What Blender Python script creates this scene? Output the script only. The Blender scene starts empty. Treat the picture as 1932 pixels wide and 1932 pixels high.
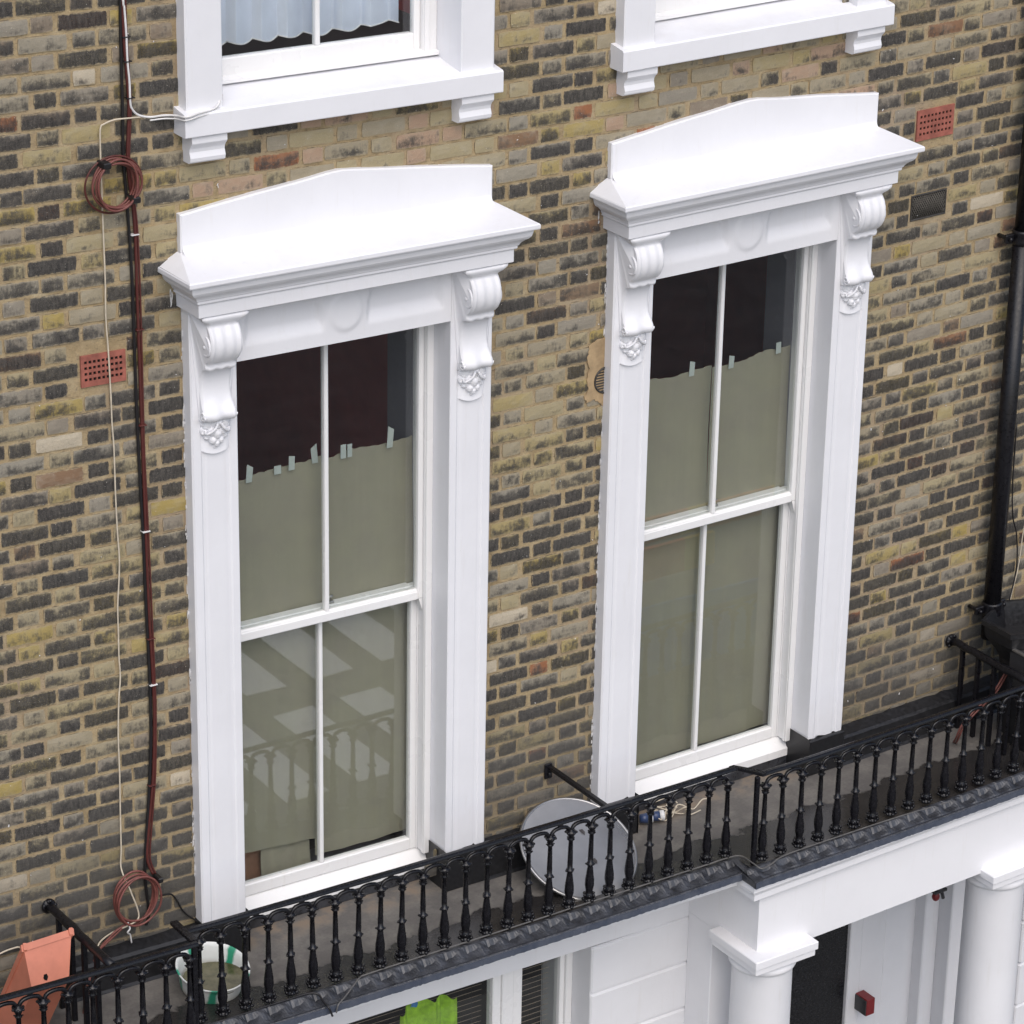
import bpy, math, random
from math import sin, cos, pi, sqrt, radians, atan2
from mathutils import Vector, Matrix
random.seed(7)
S = bpy.context.scene
C = S.collection

# ------------------------------------------------------------------ camera
CAM = Vector((-6.6415, -11.1804, 4.6612)); F = 6070.13; YAW, PITCH, ROLL = 0.5944, 0.3990, 0.0186
fwd = Vector((sin(YAW)*cos(PITCH), cos(YAW)*cos(PITCH), -sin(PITCH)))
rt = Vector((cos(YAW), -sin(YAW), 0)); up = rt.cross(fwd)
R_ = cos(ROLL)*rt + sin(ROLL)*up; U_ = -sin(ROLL)*rt + cos(ROLL)*up
cd = bpy.data.cameras.new('camera'); cam = bpy.data.objects.new('camera', cd); C.objects.link(cam)
cd.sensor_width = 36; cd.lens = F/1932*36; cd.clip_end = 400; cd.clip_start = .1
mw = Matrix.Identity(4)
for i, v in enumerate((R_, U_, -fwd)):
    for j in range(3): mw[j][i] = v[j]
mw.translation = CAM; cam.matrix_world = mw
S.camera = cam
S.render.resolution_x = S.render.resolution_y = 1024

# ------------------------------------------------------------------ light: bright overcast day
w = bpy.data.worlds.new('World'); S.world = w; w.use_nodes = True
nt = w.node_tree; bg = nt.nodes['Background']
sky = nt.nodes.new('ShaderNodeTexSky'); sky.sky_type = 'NISHITA'; sky.sun_disc = False
SUN_EL, SUN_AZ = 50, 197            # azimuth measured clockwise from +Y
sky.sun_elevation = radians(SUN_EL); sky.sun_rotation = radians(SUN_AZ)
sky.air_density = 1.0; sky.dust_density = 2.5; sky.ozone_density = 1.0
nt.links.new(sky.outputs[0], bg.inputs[0]); bg.inputs[1].default_value = 0.12
sd = bpy.data.lights.new('sun', 'SUN'); sd.energy = 1.5; sd.angle = radians(70); sd.color = (1.0, .965, .935)
so = bpy.data.objects.new('sun', sd); C.objects.link(so)
sdir = Vector((sin(radians(SUN_AZ))*cos(radians(SUN_EL)), cos(radians(SUN_AZ))*cos(radians(SUN_EL)), sin(radians(SUN_EL))))
so.rotation_euler = (-sdir).to_track_quat('-Z', 'Y').to_euler()
vs = S.view_settings; vs.view_transform = 'Standard'; vs.look = 'None'; vs.exposure = 0.40; vs.gamma = 1; vs.use_curve_mapping = False

# ------------------------------------------------------------------ helpers
def g(x):                                   # the old terrace has settled a little towards its middle
    x = max(-3, min(6, x))
    return -.012 + (.005 if x < 1.2 else .0075)*(x-1.2)**2

class MB:
    def __init__(s): s.v = []; s.f = []; s.uv = {}; s.sm = set()
    def add(s, vs_, fs, smooth=False):
        o = len(s.v); s.v += [tuple(v) for v in vs_]
        for f in fs:
            if smooth: s.sm.add(len(s.f))
            s.f.append(tuple(i+o for i in f))
        return o
    def box(s, x0, x1, y0, y1, z0, z1, b=.003):
        if x0 > x1: x0, x1 = x1, x0
        if y0 > y1: y0, y1 = y1, y0
        if z0 > z1: z0, z1 = z1, z0
        b = min(b, (x1-x0)*.4, (y1-y0)*.4, (z1-z0)*.4)
        V = []; idx = {}
        for ix in (0, 1):
            for iy in (0, 1):
                for iz in (0, 1):
                    X = (x0, x1)[ix]; Y = (y0, y1)[iy]; Z = (z0, z1)[iz]
                    dx = b if ix == 0 else -b; dy = b if iy == 0 else -b; dz = b if iz == 0 else -b
                    for k, p in enumerate(((X, Y+dy, Z+dz), (X+dx, Y, Z+dz), (X+dx, Y+dy, Z))):
                        idx[(ix, iy, iz, k)] = len(V); V.append(p)
        I = lambda a, b_, c, k: idx[(a, b_, c, k)]
        Fs = [(I(0,0,0,0),I(0,0,1,0),I(0,1,1,0),I(0,1,0,0)), (I(1,0,0,0),I(1,1,0,0),I(1,1,1,0),I(1,0,1,0)),
              (I(0,0,0,1),I(1,0,0,1),I(1,0,1,1),I(0,0,1,1)), (I(0,1,0,1),I(0,1,1,1),I(1,1,1,1),I(1,1,0,1)),
              (I(0,0,0,2),I(0,1,0,2),I(1,1,0,2),I(1,0,0,2)), (I(0,0,1,2),I(1,0,1,2),I(1,1,1,2),I(0,1,1,2))]
        for a in (0, 1):
            for c in (0, 1):
                Fs.append((I(a,c,0,0),I(a,c,1,0),I(a,c,1,1),I(a,c,0,1)))
                Fs.append((I(a,0,c,0),I(a,1,c,0),I(a,1,c,2),I(a,0,c,2)))
                Fs.append((I(0,a,c,1),I(1,a,c,1),I(1,a,c,2),I(0,a,c,2)))
        for a in (0, 1):
            for c in (0, 1):
                for d in (0, 1): Fs.append((I(a,c,d,0),I(a,c,d,1),I(a,c,d,2)))
        s.add(V, Fs)
    def prism(s, pts, a0, a1, axis='z', smooth=False):
        n = len(pts)
        def P(p, a): return {'z': (p[0], p[1], a), 'x': (a, p[0], p[1]), 'y': (p[0], a, p[1])}[axis]
        V = [P(p, a0) for p in pts]+[P(p, a1) for p in pts]
        Fs = [(i, (i+1) % n, n+(i+1) % n, n+i) for i in range(n)]
        o = s.add(V, Fs, smooth); s.f += [tuple(range(o+n-1, o-1, -1)), tuple(range(o+n, o+2*n))]
    def tube(s, path, r, seg=8, closed=False, cap=True):
        P = [Vector(p) for p in path]; n = len(P); rs = r if isinstance(r, (list, tuple)) else [r]*n
        T = [(P[(i+1) % n]-P[i-1]) if closed else (P[min(i+1, n-1)]-P[max(i-1, 0)]) for i in range(n)]
        N = None; V = []
        for i in range(n):
            t = T[i].normalized() if T[i].length > 1e-9 else Vector((0,0,1))
            if N is None:
                N = t.cross(Vector((0, 0, 1)));  N = N if N.length > .1 else t.cross(Vector((0, 1, 0)))
            N = (N - t*N.dot(t)).normalized(); B = t.cross(N)
            for k in range(seg):
                a = 2*pi*k/seg; V.append(P[i]+(N*cos(a)+B*sin(a))*rs[i])
        Fs = []
        for i in range(n if closed else n-1):
            for k in range(seg):
                Fs.append((i*seg+k, i*seg+(k+1) % seg, ((i+1) % n)*seg+(k+1) % seg, ((i+1) % n)*seg+k))
        o = s.add(V, Fs, True)
        if cap and not closed:
            s.f += [tuple(o+k for k in range(seg-1, -1, -1)), tuple(o+(n-1)*seg+k for k in range(seg))]
    def lathe(s, prof, cx, cy, seg=16, z0=0, smooth=True):
        V = [(cx+r*cos(2*pi*k/seg), cy+r*sin(2*pi*k/seg), z0+z) for z, r in prof for k in range(seg)]
        Fs = [(i*seg+k, i*seg+(k+1) % seg, (i+1)*seg+(k+1) % seg, (i+1)*seg+k) for i in range(len(prof)-1) for k in range(seg)]
        o = s.add(V, Fs, smooth); s.f += [tuple(o+k for k in range(seg-1, -1, -1)), tuple(o+(len(prof)-1)*seg+k for k in range(seg))]
    def ball(s, c, r, n=6, m=4, sc=(1, 1, 1)):
        V = [(c[0], c[1], c[2]-r*sc[2])]+[(c[0]+r*sc[0]*cos(2*pi*k/n)*sin(pi*j/m), c[1]+r*sc[1]*sin(2*pi*k/n)*sin(pi*j/m), c[2]-r*sc[2]*cos(pi*j/m)) for j in range(1, m) for k in range(n)]+[(c[0], c[1], c[2]+r*sc[2])]
        Fs = [(0, 1+(k+1) % n, 1+k) for k in range(n)]
        for j in range(m-2):
            for k in range(n): Fs.append((1+j*n+k, 1+j*n+(k+1) % n, 1+(j+1)*n+(k+1) % n, 1+(j+1)*n+k))
        L = len(V)-1
        Fs += [(L, 1+(m-2)*n+k, 1+(m-2)*n+(k+1) % n) for k in range(n)]
        s.add(V, Fs, True)
    def grid(s, fn, nu, nv, smooth=True):
        V = [fn(i/nu, j/nv) for j in range(nv+1) for i in range(nu+1)]
        Fs = [(j*(nu+1)+i, j*(nu+1)+i+1, (j+1)*(nu+1)+i+1, (j+1)*(nu+1)+i) for j in range(nv) for i in range(nu)]
        return s.add(V, Fs, smooth)
    def sheet(s, fn, nu, nv, th, nrm=(0, 1, 0)):
        n = Vector(nrm)*th
        s.grid(fn, nu, nv)
        s.grid(lambda u, v: tuple(Vector(fn(1-u, v))+n), nu, nv)
        rim = [fn(i/nu, 0) for i in range(nu)]+[fn(1, j/nv) for j in range(nv)]+[fn(1-i/nu, 1) for i in range(nu)]+[fn(0, 1-j/nv) for j in range(nv)]
        m = len(rim); s.add(rim+[tuple(Vector(p)+n) for p in rim], [(i, m+i, m+(i+1) % m, (i+1) % m) for i in range(m)])
    def sweep(s, prof, rings, smooth=False):           # rings(p) -> list of points for profile point p
        R = [rings(p) for p in prof]; n = len(R[0])
        s.add([q for r in R for q in r], [(i*n+k, i*n+k+1, (i+1)*n+k+1, (i+1)*n+k) for i in range(len(R)-1) for k in range(n-1)], smooth)
    def obj(s, name, mat, parent=None, warp=True, kind=None):
        L = Vector((0, 0, 0)); p = parent
        while p is not None: L = L + p.location; p = p.parent
        me = bpy.data.meshes.new(name)
        me.from_pydata([(x-L.x, y-L.y, z-L.z+(g(x) if warp else 0)) for x, y, z in s.v], [], s.f)
        if s.sm:
            me.polygons.foreach_set('use_smooth', [i in s.sm for i in range(len(s.f))])
        for m in (mat if isinstance(mat, (list, tuple)) else [mat]): me.materials.append(m)
        me.update()
        o = bpy.data.objects.new(name, me); C.objects.link(o)
        if parent is not None: o.parent = parent
        if kind: o['kind'] = kind
        return o

def thing(name, label, cat, loc=(0, 0, 0), group=None):
    o = bpy.data.objects.new(name, None); C.objects.link(o); o.location = loc; o.empty_display_size = .1
    return tag(o, label, cat, group)
def tag(o, label, cat, group=None):
    o['label'] = label; o['category'] = cat; o['kind'] = 'thing'
    if group: o['group'] = group
    return o
def spline(P, n=6):
    P = [Vector(p) for p in P]; out = []
    for i in range(len(P)-1):
        a, b, c, d = P[max(i-1, 0)], P[i], P[i+1], P[min(i+2, len(P)-1)]
        for k in range(n):
            t = k/n; out.append(.5*((2*b)+(c-a)*t+(2*a-5*b+4*c-d)*t*t+(3*b-a-3*c+d)*t**3))
    return out+[P[-1]]

# ------------------------------------------------------------------ materials
class NT:
    def __init__(s, name):
        s.m = bpy.data.materials.new(name); s.m.use_nodes = True; s.t = s.m.node_tree
        s.b = s.t.nodes['Principled BSDF']; s.out = s.t.nodes['Material Output']
    def n(s, typ, **k):
        o = s.t.nodes.new('ShaderNode'+typ)
        for a, v in k.items():
            if a.startswith('_'): o.inputs[int(a[1:])].default_value = v
            else: setattr(o, a, v)
        return o
    def l(s, a, b): s.t.links.new(a, b)
    def noise(s, sc, det=4, rough=.55, vec=None, dist=0):
        o = s.n('TexNoise'); o.inputs['Scale'].default_value = sc; o.inputs['Detail'].default_value = det
        o.inputs['Roughness'].default_value = rough; o.inputs['Distortion'].default_value = dist
        if vec is not None: s.l(vec, o.inputs['Vector'])
        return o.outputs['Fac']
    def ramp(s, fac, stops):
        o = s.n('ValToRGB'); cr = o.color_ramp
        while len(cr.elements) > 1: cr.elements.remove(cr.elements[0])
        for i, (p, c) in enumerate(stops):
            e = cr.elements[0] if i == 0 else cr.elements.new(p)
            e.position = p; e.color = (c if isinstance(c, (tuple, list)) else (c, c, c))[:3]+(1,) if isinstance(c, (tuple, list)) else (c, c, c, 1)
        s.l(fac, o.inputs[0]); return o.outputs[0]
    def math(s, op, a, b=None, c=None, clamp=False):
        o = s.n('Math', operation=op, use_clamp=clamp)
        for i, v in enumerate((a, b, c)):
            if v is None: continue
            if isinstance(v, (int, float)): o.inputs[i].default_value = v
            else: s.l(v, o.inputs[i])
        return o.outputs[0]
    def mix(s, fac, a, b, typ='MIX'):
        o = s.n('Mix', data_type='RGBA', blend_type=typ)
        for i, v in ((0, fac), (6, a), (7, b)):
            if isinstance(v, (int, float)): o.inputs[i].default_value = v
            elif isinstance(v, tuple): o.inputs[i].default_value = v+(1,) if len(v) == 3 else v
            else: s.l(v, o.inputs[i])
        return o.outputs[2]
    def pos(s): return s.n('NewGeometry').outputs['Position']
    def map(s, vec, scale):
        o = s.n('Mapping'); o.inputs['Scale'].default_value = scale; s.l(vec, o.inputs[0]); return o.outputs[0]
    def bump(s, h, st=.3, d=.002):
        o = s.n('Bump'); o.inputs['Strength'].default_value = st; o.inputs['Distance'].default_value = d
        s.l(h, o.inputs['Height']); s.l(o.outputs[0], s.b.inputs['Normal'])
    def base(s, c, rough=.6, metal=0):
        if isinstance(c, tuple): s.b.inputs['Base Color'].default_value = c+(1,)
        else: s.l(c, s.b.inputs['Base Color'])
        if isinstance(rough, (int, float)): s.b.inputs['Roughness'].default_value = rough
        else: s.l(rough, s.b.inputs['Roughness'])
        s.b.inputs['Metallic'].default_value = metal

def simple(name, c, rough=.5, metal=0, var=.12, sc=30, bump=.1, bd=.001):
    m = NT(name); p = m.pos(); n = m.noise(sc, 5, .6, p)
    a = tuple(max(0, x*(1-var)) for x in c); b = tuple(x*(1+var) for x in c)
    m.base(m.ramp(n, [(.3, a), (.7, b)]), rough, metal)
    if bump: m.bump(m.noise(sc*4, 3, .5, p), bump, bd)
    return m.m

def white_paint(name, c=(.785, .785, .81), dirt=.06, rough=.42, brush=True):
    m = NT(name); p = m.pos()
    n1 = m.noise(2.5, 4, .6, p); st = m.noise(6, 5, .65, m.map(p, (5, 5, .5)))
    spk = m.noise(90, 2, .5, p)
    c2 = tuple(x*(1-dirt) for x in c); c3 = (c[0]*.80, c[1]*.77, c[2]*.70)
    col = m.mix(m.ramp(n1, [(.35, 0.), (.7, 1.)]), c, c2)
    col = m.mix(m.math('MULTIPLY', m.ramp(st, [(.58, 0.), (.8, 1.)]), .3), col, c3)
    col = m.mix(m.math('MULTIPLY', m.ramp(spk, [(.76, 0.), (.79, 1.)]), .25), col, (.42, .38, .32))
    ge = m.n('NewGeometry'); sn = m.n('SeparateXYZ'); m.l(ge.outputs['Normal'], sn.inputs[0])
    up_ = m.math('MULTIPLY', m.ramp(sn.outputs[2], [(.6, 0.), (.95, 1.)]), m.ramp(m.noise(5, 6, .7, p), [(.5, 0.), (.8, .14)]))
    col = m.mix(up_, col, (.50, .46, .38))
    m.base(col, m.ramp(n1, [(.3, rough-.06), (.7, rough+.1)]))
    m.bump(m.math('ADD', m.noise(14, 3, .5, p), m.math('MULTIPLY', m.noise(120, 2, .5, m.map(p, (1, 1, .25))), .12)), .35, .003)
    return m.m
M_WHITE = white_paint('white masonry paint')
M_GLOSS = white_paint('white gloss joinery paint', (.80, .795, .79), .03, .28)
M_STUCCO = white_paint('white stucco paint', (.74, .74, .76), .07, .5)
M_CORNICE = white_paint('white portico paint', (.79, .785, .80), .05, .45)

def brick_mat():
    m = NT('stock brick'); p = m.pos()
    uvn = m.n('UVMap', uv_map='loc').outputs[0]
    ao = m.n('Attribute', attribute_type='OBJECT', attribute_name='bp').outputs['Vector']
    ag = m.n('Attribute', attribute_type='GEOMETRY', attribute_name='bp').outputs['Vector']
    va = m.n('VectorMath', operation='ADD'); m.l(ao, va.inputs[0]); m.l(ag, va.inputs[1])
    sp = m.n('SeparateXYZ'); m.l(va.outputs[0], sp.inputs[0]); tone, soot, seed = sp.outputs
    hx = m.n('Attribute', attribute_type='GEOMETRY', attribute_name='hx').outputs['Fac']
    su = m.n('SeparateXYZ'); m.l(uvn, su.inputs[0]); u, v = su.outputs[0], su.outputs[1]
    off = m.n('CombineXYZ'); m.l(m.math('MULTIPLY', seed, 37.), off.inputs[0]); m.l(m.math('MULTIPLY', seed, 91.), off.inputs[2])
    cv = m.n('VectorMath', operation='ADD'); m.l(uvn, cv.inputs[0]); m.l(off.outputs[0], cv.inputs[1]); vec = cv.outputs[0]
    d = m.math('MINIMUM', m.math('SUBTRACT', hx, m.math('ABSOLUTE', u)), m.math('SUBTRACT', .0325, m.math('ABSOLUTE', v)))
    n_med = m.noise(15, 6, .62, m.map(vec, (1, 1.2, 1)), dist=.4)
    n_st = m.noise(30, 7, .75, m.map(vec, (1.6, .7, 1)))
    n_fine = m.noise(230, 5, .7, vec)
    body = m.ramp(tone, [(0., (.38, .29, .10)), (.18, (.38, .32, .19)), (.38, (.33, .285, .20)), (.58, (.29, .265, .215)), (.76, (.25, .215, .17)), (.86, (.22, .145, .09)), (.94, (.30, .12, .055)), (1., (.52, .45, .34))])
    body = m.mix(m.math('MULTIPLY', m.ramp(n_fine, [(.35, 0.), (.65, 1.)]), .55), body, m.mix(.5, body, (.12, .10, .07)))
    body = m.mix(m.math('MULTIPLY', m.ramp(n_med, [(.45, 0.), (.75, 1.)]), .45), body, (.40, .36, .28))
    # soot crust: dark ragged patches, washed off towards the top and the arrises
    wn = m.noise(7, 4, .6, m.map(p, (1, 1, 1.6))); ws = m.noise(34, 5, .7, m.map(p, (2.2, 1, .55)))
    k = m.math('ADD', m.math('ADD', m.math('MULTIPLY', n_st, .62), m.math('MULTIPLY', n_med, 1.05)), m.math('MULTIPLY', m.math('SUBTRACT', m.math('MINIMUM', d, .014), .009), 13.))
    k = m.math('ADD', k, m.math('ADD', m.math('MULTIPLY', m.math('SUBTRACT', ws, .5), .55), m.math('MULTIPLY', m.math('SUBTRACT', wn, .5), .8)))
    k = m.math('SUBTRACT', m.math('ADD', k, m.math('MULTIPLY', soot, .62)), m.math('MULTIPLY', v, 4.5))
    sm = m.ramp(m.math('SUBTRACT', k, .62), [(.14, 0.), (.28, .36), (.40, .80), (.56, 1.)])
    sm = m.math('MULTIPLY', sm, m.ramp(n_fine, [(.28, .45), (.48, 1.)]))
    scol = m.mix(m.ramp(ws, [(.38, 0.), (.68, 1.)]), (.015, .015, .018), (.075, .070, .064))
    scol = m.mix(m.math('MULTIPLY', m.ramp(n_fine, [(.54, 0.), (.74, 1.)]), .6), scol, (.23, .21, .175))
    col = m.mix(m.math('MULTIPLY', sm, .95), body, scol)
    # mortar smeared over the edges, then the hairline where it has shrunk away
    e = m.math('ADD', d, m.math('MULTIPLY', m.math('SUBTRACT', m.noise(48, 5, .65, p), .5), .026))
    em = m.ramp(m.math('MULTIPLY', e, 40.), [(.02, 1.), (.22, 0.)])
    col = m.mix(m.math('MULTIPLY', em, .82), col, m.mix(n_fine, (.28, .215, .125), (.46, .385, .255)))
    hl = m.math('MULTIPLY', m.ramp(m.math('MULTIPLY', d, 300.), [(.05, 1.), (.55, 0.)]), m.ramp(m.noise(22, 3, .6, p), [(.42, 0.), (.58, 1.)]))
    col = m.mix(m.math('MULTIPLY', hl, .75), col, (.05, .042, .035))
    # pale specks
    col = m.mix(m.ramp(m.noise(150, 2, .5, vec), [(.735, 0.), (.76, 1.)]), col, (.55, .52, .46))
    # splash-back grime towards the balcony
    sz = m.n('SeparateXYZ'); m.l(p, sz.inputs[0])
    gz = m.math('ADD', sz.outputs[2], m.math('MULTIPLY', m.noise(2.2, 4, .6, p), .7))
    gm = m.ramp(m.math('MULTIPLY_ADD', gz, .5, 1.5), [(.50, 1.), (.70, 0.)])
    col = m.mix(m.math('MULTIPLY', gm, .62), col, (.088, .083, .076))
    m.base(col, .88)
    m.b.inputs['Specular IOR Level'].default_value = .25
    m.bump(m.math('ADD', m.math('MULTIPLY', n_fine, .6), m.math('MULTIPLY', n_med, 1.2)), .7, .004)
    return m.m
M_BRICK = brick_mat()
def mortar_mat():
    m = NT('lime mortar'); p = m.pos(); a = m.noise(9, 5, .65, p); b = m.noise(160, 4, .7, p); c = m.noise(1.1, 3, .6, p)
    col = m.ramp(a, [(.3, (.28, .21, .115)), (.5, (.41, .315, .18)), (.72, (.46, .38, .245))])
    col = m.mix(m.math('MULTIPLY', m.ramp(b, [(.35, 0.), (.65, 1.)]), .4), col, (.20, .155, .10))
    col = m.mix(m.math('MULTIPLY', m.ramp(c, [(.5, 0.), (.7, 1.)]), .5), col, (.27, .215, .19))
    col = m.mix(m.math('MULTIPLY', m.ramp(m.noise(30, 6, .7, m.map(p, (1, 1, 1.5))), [(.56, 0.), (.70, 1.)]), .6), col, (.12, .10, .08))
    col = m.mix(m.math('MULTIPLY', m.ramp(m.noise(20, 5, .7, m.map(p, (.6, 1, 6))), [(.60, 0.), (.64, 1.)]), .55), col, (.07, .055, .045))
    sz = m.n('SeparateXYZ'); m.l(p, sz.inputs[0])
    gz = m.math('ADD', sz.outputs[2], m.math('MULTIPLY', m.noise(2.2, 4, .6, p), .7))
    gm = m.ramp(m.math('MULTIPLY_ADD', gz, .5, 1.5), [(.46, 1.), (.66, 0.)])
    col = m.mix(m.math('MULTIPLY', gm, .45), col, (.13, .115, .085))
    m.base(col, .92); m.b.inputs['Specular IOR Level'].default_value = .2
    m.bump(m.math('ADD', m.math('MULTIPLY', b, .5), m.noise(40, 4, .6, p)), .8, .004)
    return m.m
M_MORTAR = mortar_mat()
M_PATCH = simple('sandy render patch', (.37, .265, .15), .92, 0, .25, 14, .6, .004)

def iron_mat(name, c=(.009, .009, .011), rough=.3):
    m = NT(name); p = m.pos(); n = m.noise(60, 4, .6, p)
    m.base(m.ramp(n, [(.3, c), (.7, tuple(x*2.2 for x in c))]), m.ramp(n, [(.3, rough-.1), (.7, rough+.15)]))
    m.b.inputs['Specular IOR Level'].default_value = .38; m.bump(m.noise(220, 3, .6, p), .3, .0012); return m.m
M_IRON = iron_mat('black gloss ironwork', (.004, .0038, .005), .2); M_PIPE = iron_mat('black painted pipe', (.004, .0038, .005), .32)
M_PLINTH = iron_mat('black bitumen plinth', (.009, .009, .010), .38)
def lead_mat(name, a, b, r):
    m = NT(name); p = m.pos(); n = m.noise(16, 5, .65, p)
    m.base(m.ramp(n, [(.3, a), (.7, b)]), m.ramp(m.noise(40, 4, .6, p), [(.3, r-.1), (.7, r+.2)])); m.b.inputs['Specular IOR Level'].default_value = .6
    m.bump(m.noise(45, 5, .65, p), .6, .006); return m.m
M_LEAD = lead_mat('weathered lead sheet', (.012, .0125, .015), (.055, .058, .068), .32)
M_DRIP = lead_mat('bluish lead drip edge', (.035, .045, .07), (.075, .085, .11), .4)
def floor_mat():
    m = NT('balcony asphalt'); p = m.pos(); s_ = m.n('SeparateXYZ'); m.l(p, s_.inputs[0])
    n1 = m.noise(3.6, 5, .6, p); n2 = m.noise(70, 5, .7, p); n3 = m.noise(8, 4, .6, p)
    edge = m.math('ADD', s_.outputs[1], m.math('MULTIPLY', m.math('SUBTRACT', n1, .5), .34))
    wet = m.ramp(m.math('ADD', edge, 1.), [(.655, 1.), (.675, 0.)])
    dry = m.mix(m.ramp(n3, [(.4, 0.), (.65, 1.)]), (.12, .11, .10), (.185, .17, .15))
    dry = m.mix(m.math('MULTIPLY', m.ramp(n2, [(.4, 0.), (.7, 1.)]), .5), dry, (.07, .065, .06))
    dry = m.mix(m.math('MULTIPLY', m.ramp(m.math('ADD', s_.outputs[1], 1.), [(.9, 0.), (1.0, 1.)]), m.ramp(n3, [(.45, 0.), (.6, 1.)])), dry, (.20, .155, .115))
    m.base(m.mix(m.math('MULTIPLY', wet, .86), dry, (.014, .013, .014)), m.mix(wet, (.75,)*3, (.2,)*3)); m.bump(n2, .3, .002)
    return m.m
M_FLOOR = floor_mat()
def glass_mat(name, tint=(.955, .972, .968)):
    m = NT(name); t = m.t; t.nodes.remove(m.b)
    ge = m.n('NewGeometry'); dt = m.n('VectorMath', operation='DOT_PRODUCT'); m.l(ge.outputs['Normal'], dt.inputs[0]); m.l(ge.outputs['Incoming'], dt.inputs[1])
    k = m.math('SUBTRACT', 1., m.math('ABSOLUTE', dt.outputs['Value'])); fr_ = m.math('MULTIPLY_ADD', m.math('POWER', k, 5.), .96, .064)
    tr = m.n('BsdfTransparent'); tr.inputs[0].default_value = tint+(1,)
    gl = m.n('BsdfGlossy'); gl.inputs['Roughness'].default_value = .012
    bp = m.n('Bump'); bp.inputs['Strength'].default_value = .12; bp.inputs['Distance'].default_value = .004
    m.l(m.noise(1.6, 1, .4, m.pos()), bp.inputs['Height']); m.l(bp.outputs[0], gl.inputs['Normal'])
    mx = m.n('MixShader'); m.l(fr_, mx.inputs[0]); m.l(tr.outputs[0], mx.inputs[1]); m.l(gl.outputs[0], mx.inputs[2])
    m.l(mx.outputs[0], m.out.inputs[0]); return m.m
M_GLASS = glass_mat('window glass')
def paper_mat():
    m = NT('masking paper'); p = m.pos(); n = m.noise(5, 4, .6, p); st = m.noise(14, 3, .5, m.map(p, (4, 1, .12)))
    col = m.mix(m.math('MULTIPLY', m.ramp(st, [(.3, 0.), (.7, 1.)]), .25), (.262, .246, .178), (.305, .286, .21))
    col = m.mix(m.math('MULTIPLY', m.ramp(n, [(.4, 0.), (.7, 1.)]), .5), col, (.225, .20, .165))
    m.base(col, .8); m.bump(m.math('ADD', m.noise(4, 2, .5, m.map(p, (1.5, 1, .4))), m.math('MULTIPLY', m.noise(60, 3), .1)), .5, .006); return m.m
M_PAPER = paper_mat()
M_TAPE = simple('pale masking tape', (.42, .46, .43), .6, 0, .06)
M_CURT = simple('pale blue net curtain', (.62, .66, .76), .85, 0, .06, 8, .2)
M_ROOM = simple('dark red room wall', (.55, .11, .10), .8, 0, .2, 3)
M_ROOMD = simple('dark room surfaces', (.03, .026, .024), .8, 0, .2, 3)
M_LINING = simple('grey painted window lining', (.13, .13, .15), .5, 0, .05)
M_BOARD = simple('brown board', (.20, .10, .06), .6, 0, .2, 12)
M_TERRA = simple('terracotta air brick', (.30, .098, .07), .85, 0, .3, 22, .4, .002)
M_PLAST = simple('terracotta plastic', (.50, .17, .105), .48, 0, .12, 10, .15, .001)
M_GRIL = iron_mat('black vent grille', (.03, .028, .026), .45)
M_WMESH = simple('dusty vent mesh', (.115, .105, .09), .7, 0, .3, 60)
M_HOLE_SHADE = simple('flat black hole shade', (.004, .004, .004), 1, 0, 0, 5, 0)  # flat black that stands in for the shade inside holes
M_CBROWN = simple('brown cable sheath', (.085, .020, .016), .45, 0, .15)
M_CPINK = simple('faded brown cable sheath', (.16, .052, .042), .5, 0, .2)
M_CBLACK = simple('black cable sheath', (.012, .011, .012), .4, 0, .1)
M_CWHITE = simple('white cable sheath', (.68, .67, .66), .45, 0, .1)
M_CCREAM = simple('cream cable sheath', (.56, .49, .38), .55, 0, .15)
M_BLIND = simple('brown venetian slats', (.55, .42, .32), .45, 0, .2)
M_DOOR = iron_mat('black door paint', (.006, .006, .007), .25)
M_RED = simple('red plastic', (.19, .012, .014), .35, 0, .1)
M_DGREY = simple('dark grey plastic', (.035, .034, .036), .4, 0, .1)
M_STEEL = simple('dull metal', (.42, .41, .40), .35, .9, .15)
M_WIRE = simple('grey wire', (.11, .105, .10), .35, 0, .2)
M_BLUE = simple('dark blue plastic', (.03, .05, .12), .3, 0, .1)

# ------------------------------------------------------------------ brick wall
DX = 2.1557
wall = thing('brick_wall', 'yellow and soot-black stock brick wall in Flemish bond around the white windows', 'wall', (0, 0, -2.9))
X0, X1, ZB, ZT = -2.5, 5.0, -2.83, 2.3
HOLES = [(-.56, .56, -3, .12), (DX-.56, DX+.56, -3, .12), (-.58, .58, 1.05, 3), (DX-.58, DX+.58, 1.05, 3)]
mb = MB(); MH = HOLES+[(3.189, 3.406, -.033, .091)]
xs = sorted({X0, X1}|{h[0] for h in MH}|{h[1] for h in MH}); zs = [ZB, -.033, .091, .12, 1.05, ZT]
xs = sorted(set(xs)|{X0+(X1-X0)*i/24 for i in range(25)})
for i in range(len(xs)-1):
    for j in range(len(zs)-1):
        cx, cz = (xs[i]+xs[i+1])/2, (zs[j]+zs[j+1])/2
        if any(a < cx < b and c < cz < d for a, b, c, d in MH): continue
        mb.add([(xs[i], .0035, zs[j]), (xs[i+1], .0035, zs[j]), (xs[i+1], .0035, zs[j+1]), (xs[i], .0035, zs[j+1])], [(0, 1, 2, 3)])
mb.obj('mortar', M_MORTAR, wall)

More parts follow.
